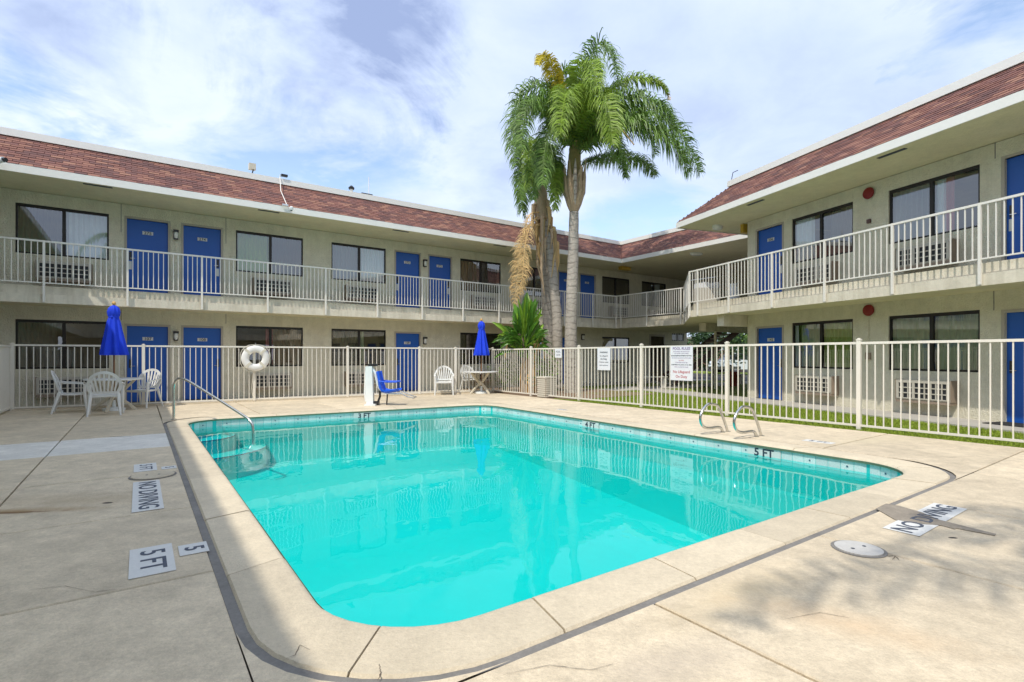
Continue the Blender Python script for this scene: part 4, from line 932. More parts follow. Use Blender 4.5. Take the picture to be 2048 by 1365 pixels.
# ------------------------------------------------------------------ pool fences
pk = MB().obox((0, 0, 0), Vec((0.0085, 0, 0)), Vec((0, 0.0085, 0)), Vec((0, 0, 0.695))).mesh('picket', 'fence_paint')
fp = MB(); fp.obox((0, 0, 0.755), Vec((0.032, 0, 0)), Vec((0, 0.032, 0)), Vec((0, 0, 0.755))); fp.obox((0, 0, 1.525), Vec((0.037, 0, 0)), Vec((0, 0.037, 0)), Vec((0, 0, 0.012))); fp.obox((0, 0, 1.545), Vec((0.02, 0, 0)), Vec((0, 0.02, 0)), Vec((0, 0, 0.01)))
fpm = fp.mesh('post', 'fence_paint')
def fence(p, q, posts, sp, label, top=1.47):
    d = q - p; L_ = d.length; d.normalize(); ang = atan2(d.y, d.x); r = thing('pool_fence', label, 'fence', p)
    MB().bar(p + Vec((0, 0, top)), q + Vec((0, 0, top)), 0.035, 0.04).build('top_rail', 'fence_paint', r)
    MB().bar(p + Vec((0, 0, 0.07)), q + Vec((0, 0, 0.07)), 0.03, 0.035).build('bottom_rail', 'fence_paint', r)
    for s_ in posts: inst('post', fpm, r, p + d * s_, (0, 0, ang))
    al = sorted(set([0.0, *posts, L_]))
    for i in range(len(al) - 1):
        a, b = al[i], al[i + 1]; n_ = max(1, round((b - a) / sp))
        for k in range(1, n_): inst('picket', pk, r, p + d * (a + (b - a) * k / n_) + Vec((0, 0, 0.07 + 0.70)), (0, 0, ang))
    return r
fa, fb = W(-2.35, 16.25), W(9.95, 15.04); LF = (fb - fa).length
fence(fa, fb, [t * LF for t in (0.0, 0.198, 0.40, 0.603, 0.785, 0.887)], 0.123, 'cream picket fence between the far deck and the far wing, life ring on it', 1.50)
fence(fb, W(9.95, -2.6), [0.0, 15.04 - 12.86, 15.04 - 10.68, 15.04 - 8.46, 15.04 - 6.19, 15.04 - 3.75, 15.04 - 1.35, 16.2], 0.122, 'cream picket fence along the lawn carrying the pool rule signs')
fence(W(-2.38, 16.2), W(-2.38, 4.0), [2.4, 4.8, 7.2, 9.6, 12.0], 0.12, 'cream picket fence seen nearly end on at the left edge')
mb = MB(); mb.prism([fa + uvdir(0, -0.06), fb + uvdir(0.0, -0.06), fb + uvdir(0, 0.1), fa + uvdir(0, 0.1)], 0.0, 0.035); mb.build('fence_curb', 'coping_concrete', None, kind='structure')
# signs on the right fence (x to viewer's right = -v)
def fsign(v0, v1, z0, z1, label, lines, cat='sign'):
    U = 9.955 - 0.045; c = W(U, (v0 + v1) / 2, (z0 + z1) / 2); r = thing('pool_sign', label, cat, c)
    mb = MB(); mb.obox(c, uvdir(0.004, 0), uvdir(0, abs(v1 - v0) / 2), Vec((0, 0, (z1 - z0) / 2))); mb.build('board', 'sign_white', r)
    for (t, sz, zf, m_, bo) in lines: text(t, sz, W(U - 0.0055, (v0 + v1) / 2, z0 + (z1 - z0) * zf), uvdir(0, -1), (0, 0, 1), m_, r, 'lettering', bold=bo)
    return r
fsign(7.58, 6.99, 0.70, 1.47, 'large white POOL RULES board with red lines at the bottom', [('POOL RULES', 0.082, 0.93, 'ink_purple', 0.002), ('NO RUNNING OR ROUGH PLAY', 0.030, 0.845, 'ink_purple', 0), ('NO GLASS CONTAINERS', 0.034, 0.79, 'ink_purple', 0), ('SHOWER BEFORE ENTERING THE POOL', 0.030, 0.72, 'ink', 0.001), ('NO FOOD OR DRINKS IN POOL AREA', 0.030, 0.655, 'ink_purple', 0), ('NO PETS', 0.036, 0.58, 'ink_red', 0), ('CHILDREN MUST BE', 0.036, 0.52, 'ink_purple', 0), ('SUPERVISED BY AN ADULT AT ALL TIMES', 0.029, 0.455, 'ink', 0.001), ('POOL CLOSES AT DUSK', 0.034, 0.39, 'ink_purple', 0), ('No Lifeguard', 0.085, 0.25, 'ink_red', 0.001), ('On Duty', 0.085, 0.11, 'ink_red', 0.001)])
fsign(9.92, 9.46, 0.88, 1.46, 'medium white notice board with five short dark lines on the fence', [('WARNING', 0.06, 0.80, 'ink', 0.001), ('No Lifeguard', 0.055, 0.64, 'ink', 0), ('On Duty', 0.065, 0.50, 'ink', 0.001), ('Children under', 0.055, 0.36, 'ink', 0), ('adult supervision', 0.045, 0.22, 'ink', 0)])
fsign(11.66, 11.36, 1.20, 1.46, 'smallest white sign on the fence in front of the palm trunks', [('POOL', 0.08, 0.66, 'ink', 0), ('GATE', 0.07, 0.3, 'ink', 0)])
# ------------------------------------------------------------------ life ring
pr = fa + (fb - fa) * 0.402 + uvdir(-0.1, -1).normalized() * 0.10; pr.z = 1.25 + (HOR - 717) / F * pr.y
r = thing('life_ring', 'white life ring hanging on a post of the far fence', 'life ring', pr)
ax = uvdir(1, -0.1).normalized(); up = Vec((0, 0, 1)); nn = ax.cross(up); vs = []; n1_, n2_ = 36, 12
for i in range(n1_):
    a = 2 * pi * i / n1_; d = ax * cos(a) + up * sin(a)
    for k in range(n2_): b = 2 * pi * k / n2_; vs.append(pr + d * (0.255 + 0.095 * cos(b)) + nn * 0.055 * sin(b))
MB().add(vs, [(i * n2_ + k, i * n2_ + (k + 1) % n2_, ((i + 1) % n1_) * n2_ + (k + 1) % n2_, ((i + 1) % n1_) * n2_ + k) for i in range(n1_) for k in range(n2_)]).build('ring', 'ring_white', r, smooth=True)
rp_ = []
for i in range(49):
    a = 2 * pi * i / 48; rr = 0.36 + 0.035 * abs(sin(2 * a)); rp_.append(pr + (ax * cos(a) + up * sin(a)) * rr)
MB().tube(rp_, 0.009, 6).build('rope', 'rope', r)
for k in range(4):
    a = pi / 4 + k * pi / 2; d = ax * cos(a) + up * sin(a); tg = ax * -sin(a) + up * cos(a); mb = MB(); mb.obox(pr + d * 0.255, d * 0.10, tg * 0.03, nn * 0.058); mb.build('band', 'rope', r)
MB().tube([pr + up * 0.33, pr + up * 0.42 + nn * -0.02], 0.012, 6).build('hook', 'steel', r)
MB().tube([pr + ax * -0.05 + up * -0.36, pr + ax * -0.09 + Vec((0, 0, -0.8)), pr + ax * -0.06 + Vec((0, 0, -1.1))], 0.008, 5).build('rope_tail', 'rope', r)
# ------------------------------------------------------------------ resin chair (built once facing local -Y, back at +Y)
def make_chair(label, loc, rz, group):
    r = thing('plastic_chair', label, 'chair', (0, 0, 0), group)
    mb = MB(); n_ = 10; sw, sdp = 0.25, 0.23; vs = []
    for j in range(7):
        y = -sdp + 2 * sdp * j / 6; wv = sw * (1.0 - 0.12 * (j / 6)); zz_ = 0.42 - 0.02 * sin(pi * j / 6) + (0.0 if j else -0.02)
        for i in range(9): x = -wv + 2 * wv * i / 8; vs.append((x, y, zz_ + 0.012 * (i / 4 - 1) ** 2))
    fs = [(j * 9 + i, j * 9 + i + 1, (j + 1) * 9 + i + 1, (j + 1) * 9 + i) for j in range(6) for i in range(8)]
    vs2 = [(x, y, z - 0.03) for x, y, z in vs]; k = len(vs)
    fs2 = [tuple(q + k for q in f_[::-1]) for f_ in fs]
    edge = [i for i in range(9)] + [j * 9 + 8 for j in range(1, 7)] + [6 * 9 + i for i in range(7, -1, -1)] + [j * 9 for j in range(5, 0, -1)]
    fe = [(edge[i], edge[(i + 1) % len(edge)], edge[(i + 1) % len(edge)] + k, edge[i] + k) for i in range(len(edge))]
    mb.add(vs + vs2, fs + fs2 + fe); mb.build('seat', 'resin_white', r, smooth=True)
    def bk(x, z): return Vec((x, 0.20 + (z - 0.42) * 0.28 - 0.25 * x * x * 2.0 + 0.02, z))
    arch = []
    for i in range(17):
        a = pi * i / 16; arch.append(bk(-0.27 * cos(a), 0.62 + 0.27 * sin(a)))
    path = [bk(-0.215, 0.46), bk(-0.25, 0.54)] + arch + [bk(0.25, 0.54), bk(0.215, 0.46)]
    mb = MB()
    for i in range(len(path) - 1): mb.bar(path[i], path[i + 1] + (path[i + 1] - path[i]) * 0.08, 0.055, 0.022, side=Vec((path[i].x, 0, path[i].z - 0.6)))
    mb.bar(bk(-0.22, 0.475), bk(0.22, 0.475), 0.05, 0.022, side=Vec((0, 0, 1))); mb.build('backrest', 'resin_white', r)
    bkp = r.children[-1]
    for k in range(7):
        f_ = (k - 3) / 3; p0 = bk(f_ * 0.165, 0.48); a = pi / 2 - f_ * 1.02; p1 = bk(0.26 * cos(a), 0.62 + 0.255 * sin(a)); pm = (p0 + p1) / 2 + Vec((f_ * 0.0, 0.008, 0))
        mb = MB(); mb.bar(p0, pm, 0.030, 0.012, side=Vec((1, 0, 0))); mb.bar(pm, p1, 0.034, 0.012, side=Vec((1, 0, 0))); mb.build('slat', 'resin_white', bkp)
    for s_ in (-1, 1):
        mb = MB(); A_ = [Vec((s_ * 0.262, 0.24, 0.68)), Vec((s_ * 0.29, 0.12, 0.655)), Vec((s_ * 0.30, -0.08, 0.64)), Vec((s_ * 0.295, -0.20, 0.625)), Vec((s_ * 0.285, -0.235, 0.59))]
        for i in range(4): mb.bar(A_[i], A_[i + 1] + (A_[i + 1] - A_[i]) * 0.05, 0.055, 0.02, side=Vec((1, 0, 0)))
        mb.build('armrest', 'resin_white', r)
        for (pa, pb, pc) in ((Vec((s_ * 0.285, -0.225, 0.61)), Vec((s_ * 0.275, -0.225, 0.40)), Vec((s_ * 0.29, -0.27, 0.0))), (Vec((s_ * 0.225, 0.20, 0.47)), Vec((s_ * 0.235, 0.22, 0.38)), Vec((s_ * 0.275, 0.33, 0.0)))):
            mb = MB(); mb.tube([pa, pb, pb * 0.5 + pc * 0.5 + Vec((-s_ * 0.004, 0, 0)), pc], [0.030, 0.034, 0.026, 0.020], 6); mb.build('leg', 'resin_white', r, smooth=True)
    for y in (-0.23, 0.21):
        mb = MB(); mb.bar(Vec((-0.27, y, 0.40)), Vec((0.27, y, 0.40)), 0.045, 0.02, side=Vec((0, 0, 1))); mb.build('apron', 'resin_white', r)
    r.location = loc; r.rotation_euler = (0, 0, rz); r.scale = (1.0, 1.0, 1.02)
    return r
gL, gR = 'chairs round the shaded left table', 'chairs at the sunny right table'
t1 = G(228, 821); t2 = G(961, 787)
c1 = make_chair('white plastic chair with its fan back turned to the camera at the left table', G(211, 830), radians(214), gL)
def chair_at(x, y, deg, lab, g): return copy_tree(c1, G(x, y), radians(deg), lab, g)
chair_at(145, 825, 126, 'white plastic chair seen from the side, leftmost at the left table', gL)
chair_at(285, 815, 0, 'white plastic chair on the right of the left table, facing the camera', gL)
chair_at(888, 790, 8, 'white plastic chair standing alone between pool lift and right table', gR)
chair_at(943, 784, 40, 'white plastic chair tucked behind the left edge of the right table', gR)
def make_table(c, label, rad, rz):
    r = thing('round_table', label, 'table', c)
    MB().lathe([(rad - 0.03, 0.70), (rad, 0.705), (rad, 0.728), (rad - 0.012, 0.735), (rad - 0.03, 0.735)], c, 40).build('tabletop', 'resin_white', r, smooth=True)
    for k in range(4):
        a = rz + k * pi / 2; d = Vec((cos(a), sin(a), 0)); e_ = Vec((-d.y, d.x, 0)); mb = MB()
        P = [c + d * 0.40 + Vec((0, 0, 0.70)), c + d * 0.24 + Vec((0, 0, 0.52)), c + d * 0.07 + Vec((0, 0, 0.36)), c + d * 0.10 + Vec((0, 0, 0.29)), c + d * 0.28 + Vec((0, 0, 0.15)), c + d * 0.43 + Vec((0, 0, 0.0))]
        for i in range(5): mb.bar(P[i], P[i + 1] + (P[i + 1] - P[i]) * 0.06, 0.05, 0.05, side=e_)
        mb.build('leg', 'resin_beige', r)  # beige puts the translucent shade below the tabletop into the leg colour
        mb = MB()
        for i in (1, 2, 3): q0 = c + d * 0.12 * i + Vec((0, 0, 0.38 + 0.09 * i)); mb.bar(q0 + e_ * 0.03, q0 + Vec((0, 0, 0.30 - 0.08 * i)) + e_ * 0.03, 0.02, 0.012)
        mb.build('leg_rib', 'resin_beige', r.children[-1])
    MB().lathe([(0.055, 0.27), (0.075, 0.30), (0.075, 0.38), (0.05, 0.41)], c, 14).build('hub', 'resin_beige', r)
    return r
make_table(t1, 'white round plastic table in the shade with three chairs round it', 0.56, 0.35)
make_table(t2, 'white round plastic table in the sun at the far corner of the deck', 0.58, 0.78)
def make_umbrella(c, label, z0, z1):
    r = thing('closed_umbrella', label, 'umbrella', c, 'closed blue pool umbrellas')
    MB().tube([c + Vec((0, 0, 0.05)), c + Vec((0, 0, z1 + 0.02))], 0.019, 10).build('pole', 'wood_pole', r)
    MB().lathe([(0.012, z1), (0.035, z1 + 0.02), (0.042, z1 + 0.05), (0.03, z1 + 0.075), (0.01, z1 + 0.09)], c, 12).build('finial', 'wood_light', r, smooth=True)
    MB().lathe([(0.22, 0.0), (0.22, 0.045), (0.12, 0.075), (0.035, 0.085), (0.032, 0.24)], c, 24).build('base', 'lift_white', r, smooth=True)
    H_ = z1 - z0; prof = []
    for t, rad in ((0.0, 0.225), (0.015, 0.235), (0.12, 0.215), (0.3, 0.18), (0.5, 0.142), (0.66, 0.115), (0.74, 0.092), (0.765, 0.086), (0.79, 0.105), (0.87, 0.115), (0.94, 0.098), (0.98, 0.06), (1.0, 0.022)): prof.append((rad, z0 + t * H_))
    def fn(a, f_): return 1.0 + (0.20 * (1 - f_ * 0.6)) * cos(8 * a + 2.2 * f_ + 0.4 * sin(3 * a)) + 0.06 * sin(3 * a + 5 * f_)
    MB().lathe(prof[:], c, 96, fn).build('canopy', 'canvas_blue', r, smooth=True)
    MB().lathe([(0.094, z0 + 0.745 * H_), (0.099, z0 + 0.755 * H_), (0.097, z0 + 0.775 * H_), (0.09, z0 + 0.785 * H_)], c, 24).build('tie_strap', 'canvas_blue', r)
    return r
make_umbrella(t1 + Vec((0, 0, 0)), 'closed blue umbrella with orange finial over the shaded left table', 1.27, 2.42)
make_umbrella(t2 + Vec((0.03, 0, 0)), 'closed blue umbrella standing in the sunny right table', 1.27, 2.42)
# ------------------------------------------------------------------ pool lift
b0 = G(741, 811); r = thing('pool_lift', 'white pool lift with a blue seat on the far edge of the pool', 'pool lift', b0)
X, Yd, Zv = Vec((1, 0, 0)), Vec((0, 1, 0)), Vec((0, 0, 1))
def L3(x, y, z): return b0 + Vec((x, y, z))
mb = MB(); mb.obox(L3(0.02, 0, 0.02), X * 0.14, Yd * 0.16, Zv * 0.02); mb.build('base_plate', 'lift_white', r)
mb = MB(); mb.bar(L3(0.0, 0, 0.04), L3(-0.03, 0, 0.99), 0.17, 0.15, side=X); mb.build('mast', 'lift_white', r)
mb = MB(); mb.tube([L3(-0.10, -0.02, 0.10), L3(-0.13, -0.02, 0.3), L3(-0.10, -0.02, 0.86), L3(-0.04, -0.02, 0.97)], 0.035, 8); mb.build('actuator', 'lift_white', r)
mb = MB(); mb.obox(L3(0.06, 0.02, 1.02), X * 0.10, Yd * 0.09, Zv * 0.03); mb.build('control_box', 'black_plastic', r)
mb = MB(); mb.tube([L3(0.05, 0, 0.93), L3(0.13, 0, 0.80), L3(0.18, 0, 0.55), L3(0.26, 0, 0.42)], 0.038, 8); mb.build('lift_arm', 'lift_white', r)
def shell(ys, off=0.0):
    return [(0.20 + off, 0.87), (0.235 + off, 0.70), (0.27, 0.50), (0.34, 0.375), (0.46, 0.345), (0.62, 0.365), (0.76, 0.39)]
prof = shell(0); mb = MB(); vs = []; ysn = [-0.22, -0.16, 0, 0.16, 0.22]
for i, (x, z) in enumerate(prof):
    wv = 1.0 if 1 < i < 6 else 0.8
    for y in ysn: dd = 0.045 if abs(y) > 0.2 else 0.0; vs.append(L3(x + (dd if i < 3 else 0), y * wv, z + (dd if i >= 3 else 0)))
m_ = len(ysn); k = len(vs); vs += [v_ + Vec((-0.03, 0, -0.03)) for v_ in vs]
fs = [(i * m_ + j, i * m_ + j + 1, (i + 1) * m_ + j + 1, (i + 1) * m_ + j) for i in range(len(prof) - 1) for j in range(m_ - 1)]
fs += [tuple(q + k for q in f_[::-1]) for f_ in fs]
ed = list(range(m_)) + [i * m_ + m_ - 1 for i in range(1, len(prof))] + [(len(prof) - 1) * m_ + j for j in range(m_ - 2, -1, -1)] + [i * m_ for i in range(len(prof) - 2, 0, -1)]
fs += [(ed[i], ed[(i + 1) % len(ed)], ed[(i + 1) % len(ed)] + k, ed[i] + k) for i in range(len(ed))]
mb.add(vs, fs); mb.build('seat', 'seat_blue', r, smooth=True)
for y in (-0.24, 0.24):
    MB().tube([L3(0.27, y, 0.62), L3(0.45, y, 0.60), L3(0.72, y, 0.60)], 0.018, 8).build('armrest', 'seat_blue', r)
MB().tube([L3(0.19, -0.1, 0.84), L3(0.23, -0.1, 0.45), L3(0.33, -0.1, 0.33), L3(0.5, -0.1, 0.30), L3(0.80, -0.1, 0.30)], 0.02, 8).build('frame', 'lift_white', r)
MB().tube([L3(0.24, 0, 0.36), L3(0.24, 0, 0.22), L3(0.17, 0, 0.03)], 0.028, 8).build('leg', 'black_plastic', r)
MB().tube([L3(0.42, 0.05, 0.33), L3(0.40, 0.05, 0.01)], 0.018, 8).build('leg', 'black_plastic', r)
MB().tube([L3(0.76, -0.12, 0.33), L3(0.98, -0.12, 0.22), L3(1.12, -0.12, 0.19), L3(1.14, 0.12, 0.20), L3(0.98, 0.12, 0.25), L3(0.76, 0.12, 0.35)], 0.016, 8).build('footrest', 'steel', r)
MB().obox(L3(0.13, 0.03, 0.05), X * 0.08, Yd * 0.07, Zv * 0.05).build('battery', 'black_plastic', r)
# ------------------------------------------------------------------ handrail and ladder
def smooth_path(P, n_=6):
    out = []
    for i in range(len(P) - 1):
        p0 = P[max(i - 1, 0)]; p1 = P[i]; p2 = P[i + 1]; p3 = P[min(i + 2, len(P) - 1)]
        for k in range(n_):
            t = k / n_; out.append(0.5 * ((2 * p1) + (p2 - p0) * t + (2 * p0 - 5 * p1 + 4 * p2 - p3) * t * t + (3 * p1 - p0 - 3 * p2 + p3) * t ** 3))
    return out + [P[-1]]
hb = W(0.55, 12.15); r = thing('pool_handrail', 'single chrome handrail slanting into the pool at the corner steps', 'handrail', hb)
P = [hb, W(0.55, 12.15, 0.35), W(0.55, 12.15, 0.62), W(0.57, 12.12, 0.74), W(0.63, 12.02, 0.81), W(0.70, 11.90, 0.80), W(0.80, 11.75, 0.745), W(1.15, 11.2, 0.475), W(1.55, 10.58, 0.16), W(1.64, 10.43, 0.06), W(1.67, 10.38, -0.05), W(1.68, 10.37, -0.35)]
MB().tube(smooth_path(P), 0.024, 10).build('rail', 'steel', r, smooth=True); MB().lathe([(0.05, 0), (0.05, 0.012), (0.03, 0.02)], hb, 16).build('escutcheon', 'steel', r)
LA = [(7.9, -0.02), (7.84, 0.10), (7.74, 0.27), (7.65, 0.40), (7.58, 0.455), (7.49, 0.475), (7.37, 0.485), (7.27, 0.45), (7.18, 0.37), (7.14, 0.28), (7.165, 0.19), (7.25, 0.125), (7.4, 0.10), (7.58, 0.10), (7.68, 0.085), (7.73, 0.04), (7.75, -0.02)]
r = thing('pool_ladder', 'pair of looped chrome grab rails on the right edge of the pool', 'ladder', W(7.8, 4.6))
for V in (4.90, 4.33):
    P = [W(a, V, b) for a, b in LA]; MB().tube(smooth_path(P, 4), 0.022, 10).build('grab_rail', 'steel', r, smooth=True)
    for a in (7.9, 7.75): MB().lathe([(0.042, 0), (0.042, 0.01), (0.026, 0.016)], W(a, V, 0), 14).build('escutcheon', 'steel', r)
# ------------------------------------------------------------------ waste bin by the fence
c = G(1093.5, 795); r = thing('waste_bin', 'square ribbed stone waste bin against the right fence near the palms', 'waste bin', c)
ax_, ay_ = uvdir(1, 0), uvdir(0, 1); hw = 0.20
mb = MB(); mb.obox(c + Zv * 0.29, ax_ * hw, ay_ * hw, Zv * 0.29); mb.build('body', 'ac_brown', r)
mb = MB(); mb.obox(c + Zv * 0.605, ax_ * (hw + 0.02), ay_ * (hw + 0.02), Zv * 0.025); mb.build('rim', 'bin_stone', r)
for (nx, tx) in ((ay_ * -1, ax_), (ax_ * -1, ay_)):
    for k in range(9):
        mb = MB(); mb.obox(c + nx * (hw + 0.008) + Zv * (0.045 + 0.061 * k), tx * (hw - 0.01), nx * 0.008, Zv * 0.022); mb.build('rib', 'bin_stone', r)
# ------------------------------------------------------------------ upstairs linen cart
c = AT(1413, 600, 20.2); c.z = Z2; r = thing('linen_cart', 'white linen piled on a grey cart on the upper walkway by the right wing', 'linen cart', c)
d = Vec((1, 0.1, 0)).normalized(); e_ = Vec((-d.y, d.x, 0))
mb = MB(); mb.obox(c + Zv * 0.55, d * 0.42, e_ * 0.24, Zv * 0.42); mb.build('cabinet', 'ac_case', r)
for k in range(4):
    mb = MB(); mb.obox(c + Zv * 1.0 + d * (-0.32 + 0.21 * k) + Zv * (0.07 + 0.02 * (k % 2)), d * 0.095, e_ * 0.2, Zv * (0.09 + 0.02 * (k % 2))); mb.build('towel_stack', 'linen', r)
for sx_ in (-0.36, 0.36): MB().lathe([(0.06, 0.0), (0.06, 0.1)], c + d * sx_, 10).build('wheel', 'rubber', r)
c = AT(1489, 600, 17.2); c = Vec((c.x, c.y, Z2)) + dR * 0.5; r = thing('laundry_bag', 'white laundry bag standing by the end wall on the upper walkway', 'laundry bag', c)
MB().lathe([(0.16, 0), (0.19, 0.3), (0.18, 0.62), (0.12, 0.72), (0.14, 0.80)], c, 14).build('sack', 'linen', r, smooth=True); MB().lathe([(0.125, 0.70), (0.13, 0.73)], c, 12).build('cord', 'rope', r)
# ------------------------------------------------------------------ benches, planter, car, trees beyond
def bench(c, ang, Lb, label, back=True):
    r = thing('white_bench', label, 'bench', c); d = Vec((cos(ang), sin(ang), 0)); e_ = Vec((-d.y, d.x, 0))
    for k in range(3): MB().obox(c + e_ * (-0.13 + 0.13 * k) + Zv * 0.42, d * Lb / 2, e_ * 0.055, Zv * 0.015).build('slat', 'rail_paint', r)
    for s_ in (-1, 1): MB().obox(c + d * (Lb / 2 - 0.12) * s_ + Zv * 0.2, d * 0.03, e_ * 0.17, Zv * 0.2).build('leg', 'rail_paint', r)
    if back: MB().obox(c + e_ * 0.2 + Zv * 0.72, d * Lb / 2, e_ * 0.015, Zv * 0.06).build('backrest', 'rail_paint', r)
bench(W(16.6, 13.6), atan2(Uy, Ux) - 0.4, 1.2, 'low white bench on the lawn below the curtained far window', False)
bench(W(19.3, 14.6), atan2(Uy, Ux) - 0.3, 0.6, 'short white bench with a back beside the dark doorway', True)
bench(Vec((9.6, 23.2, 0)), 0.1, 1.5, 'long white bench with a back under the walkway', True)
c = Vec((9.15, 21.6, 0)); r = thing('red_planter', 'dark red round planter under the walkway left of the tall fence post', 'planter', c)
MB().lathe([(0.20, 0), (0.27, 0.5), (0.29, 0.52), (0.29, 0.6), (0.25, 0.6), (0.24, 0.54)], c, 18).build('pot', 'planter_red', r, smooth=True)
def leafball(name, c, rx, ry, rz_, n_, sz, m, parent, flat=0.0):
    mb = MB(); vs = []; fs = []; cl = [(Vec((random.gauss(0, .5) * rx, random.gauss(0, .5) * ry, random.gauss(0, .45) * rz_))) for _ in range(14)]
    for i in range(n_):
        q = random.choice(cl); p = c + q + Vec((random.gauss(0, .2) * rx, random.gauss(0, .2) * ry, random.gauss(0, .2) * rz_))
        a = Vec((random.uniform(-1, 1), random.uniform(-1, 1), random.uniform(-.6, .6))).normalized(); b = a.cross(Vec((random.uniform(-1, 1), random.uniform(-1, 1), random.uniform(-1, 1)))).normalized(); s_ = sz * random.uniform(0.6, 1.4); k = len(vs)
        vs += [p - a * s_, p + b * s_ * 0.45, p + a * s_, p - b * s_ * 0.45]; fs.append((k, k + 1, k + 2, k + 3))
    mb.v = [tuple(v_) for v_ in vs]; mb.f = fs; return mb.build(name, m, parent)
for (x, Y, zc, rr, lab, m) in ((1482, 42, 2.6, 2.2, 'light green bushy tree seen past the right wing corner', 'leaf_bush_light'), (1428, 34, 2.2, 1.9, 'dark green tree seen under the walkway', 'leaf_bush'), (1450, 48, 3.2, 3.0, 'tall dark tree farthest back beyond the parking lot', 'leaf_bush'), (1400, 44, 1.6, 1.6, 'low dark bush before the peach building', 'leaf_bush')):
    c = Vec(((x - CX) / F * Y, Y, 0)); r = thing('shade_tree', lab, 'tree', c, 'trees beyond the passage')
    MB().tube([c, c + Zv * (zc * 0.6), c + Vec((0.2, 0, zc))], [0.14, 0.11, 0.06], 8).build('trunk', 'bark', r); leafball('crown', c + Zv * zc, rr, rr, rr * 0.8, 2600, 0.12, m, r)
c = Vec((17.6, 41, 0.02)); c = Vec(((1487 - CX) / F * 38, 38, 0.0)); r = thing('parked_car', 'white car parked beyond the passage beside the right wing corner', 'car', c)
d = Vec((1, 0.0, 0)); e_ = Vec((0, 1, 0))
def carbox(name, m, prof, y0, y1):
    mb = MB(); n_ = len(prof); vs = [c + d * x + e_ * y0 + Zv * z for x, z in prof] + [c + d * x + e_ * y1 + Zv * z for x, z in prof]
    mb.add(vs, [tuple(range(n_))[::-1], tuple(range(n_, 2 * n_))] + [(i, (i + 1) % n_, n_ + (i + 1) % n_, n_ + i) for i in range(n_)]); return mb.build(name, m, r)
carbox('body', 'car_white', [(-2.2, 0.3), (2.2, 0.3), (2.25, 0.7), (1.9, 0.92), (1.0, 0.98), (-1.5, 0.98), (-2.15, 0.88), (-2.25, 0.5)], -0.85, 0.85)
carbox('cabin', 'car_glass', [(-1.55, 0.98), (1.05, 0.98), (0.45, 1.42), (-1.05, 1.42)], -0.74, 0.74)
carbox('roof', 'car_white', [(-1.1, 1.42), (0.5, 1.42), (0.35, 1.47), (-0.95, 1.47)], -0.72, 0.72)
for x in (-1.4, 1.4):
    for y in (-0.82, 0.82):
        mb = MB(); pts = [c + d * (x + 0.32 * cos(a * pi / 8)) + Zv * (0.32 + 0.32 * sin(a * pi / 8)) for a in range(16)]
        mb.add([p + e_ * (y - 0.1) for p in pts] + [p + e_ * (y + 0.1) for p in pts], [tuple(range(16)), tuple(range(16, 32))] + [(i, (i + 1) % 16, 16 + (i + 1) % 16, 16 + i) for i in range(16)]); mb.build('wheel', 'rubber', r)
MB().obox(c + d * -2.22 + e_ * -0.6 + Zv * 0.68, d * 0.04, e_ * 0.18, Zv * 0.07).build('headlight', 'lamp_glass', r)
c = AT(1360, 700, 52); c.z = 0; r = thing('peach_building', 'low peach walled building far behind the passage', 'building', c)
MB().prism([c + Vec((-4, 0, 0)), c + Vec((1.9, 0, 0)), c + Vec((1.9, 6, 0)), c + Vec((-4, 6, 0))], 0, 3.0).build('wall', 'peach_wall', r)
MB().prism([c + Vec((-4.2, -0.2, 0)), c + Vec((2.1, -0.2, 0)), c + Vec((2.1, 6, 0)), c + Vec((-4.2, 6, 0))], 3.0, 3.15).build('roof', 'roof_flat', r)
MB().obox(c + Vec((1.2, -0.02, 1.1)), Vec((0.4, 0, 0)), Vec((0, 0.02, 0)), Vec((0, 0, 1.05))).build('door', 'brick_wall', r)
c = Vec((26, 55, 0)); r = thing('garden_wall', 'reddish brick wall far behind the parking lot', 'wall', c)
MB().prism([Vec((10, 58, 0)), Vec((45, 58, 0)), Vec((45, 58.4, 0)), Vec((10, 58.4, 0))], 0, 1.9).build('wall', 'brick_wall', r)
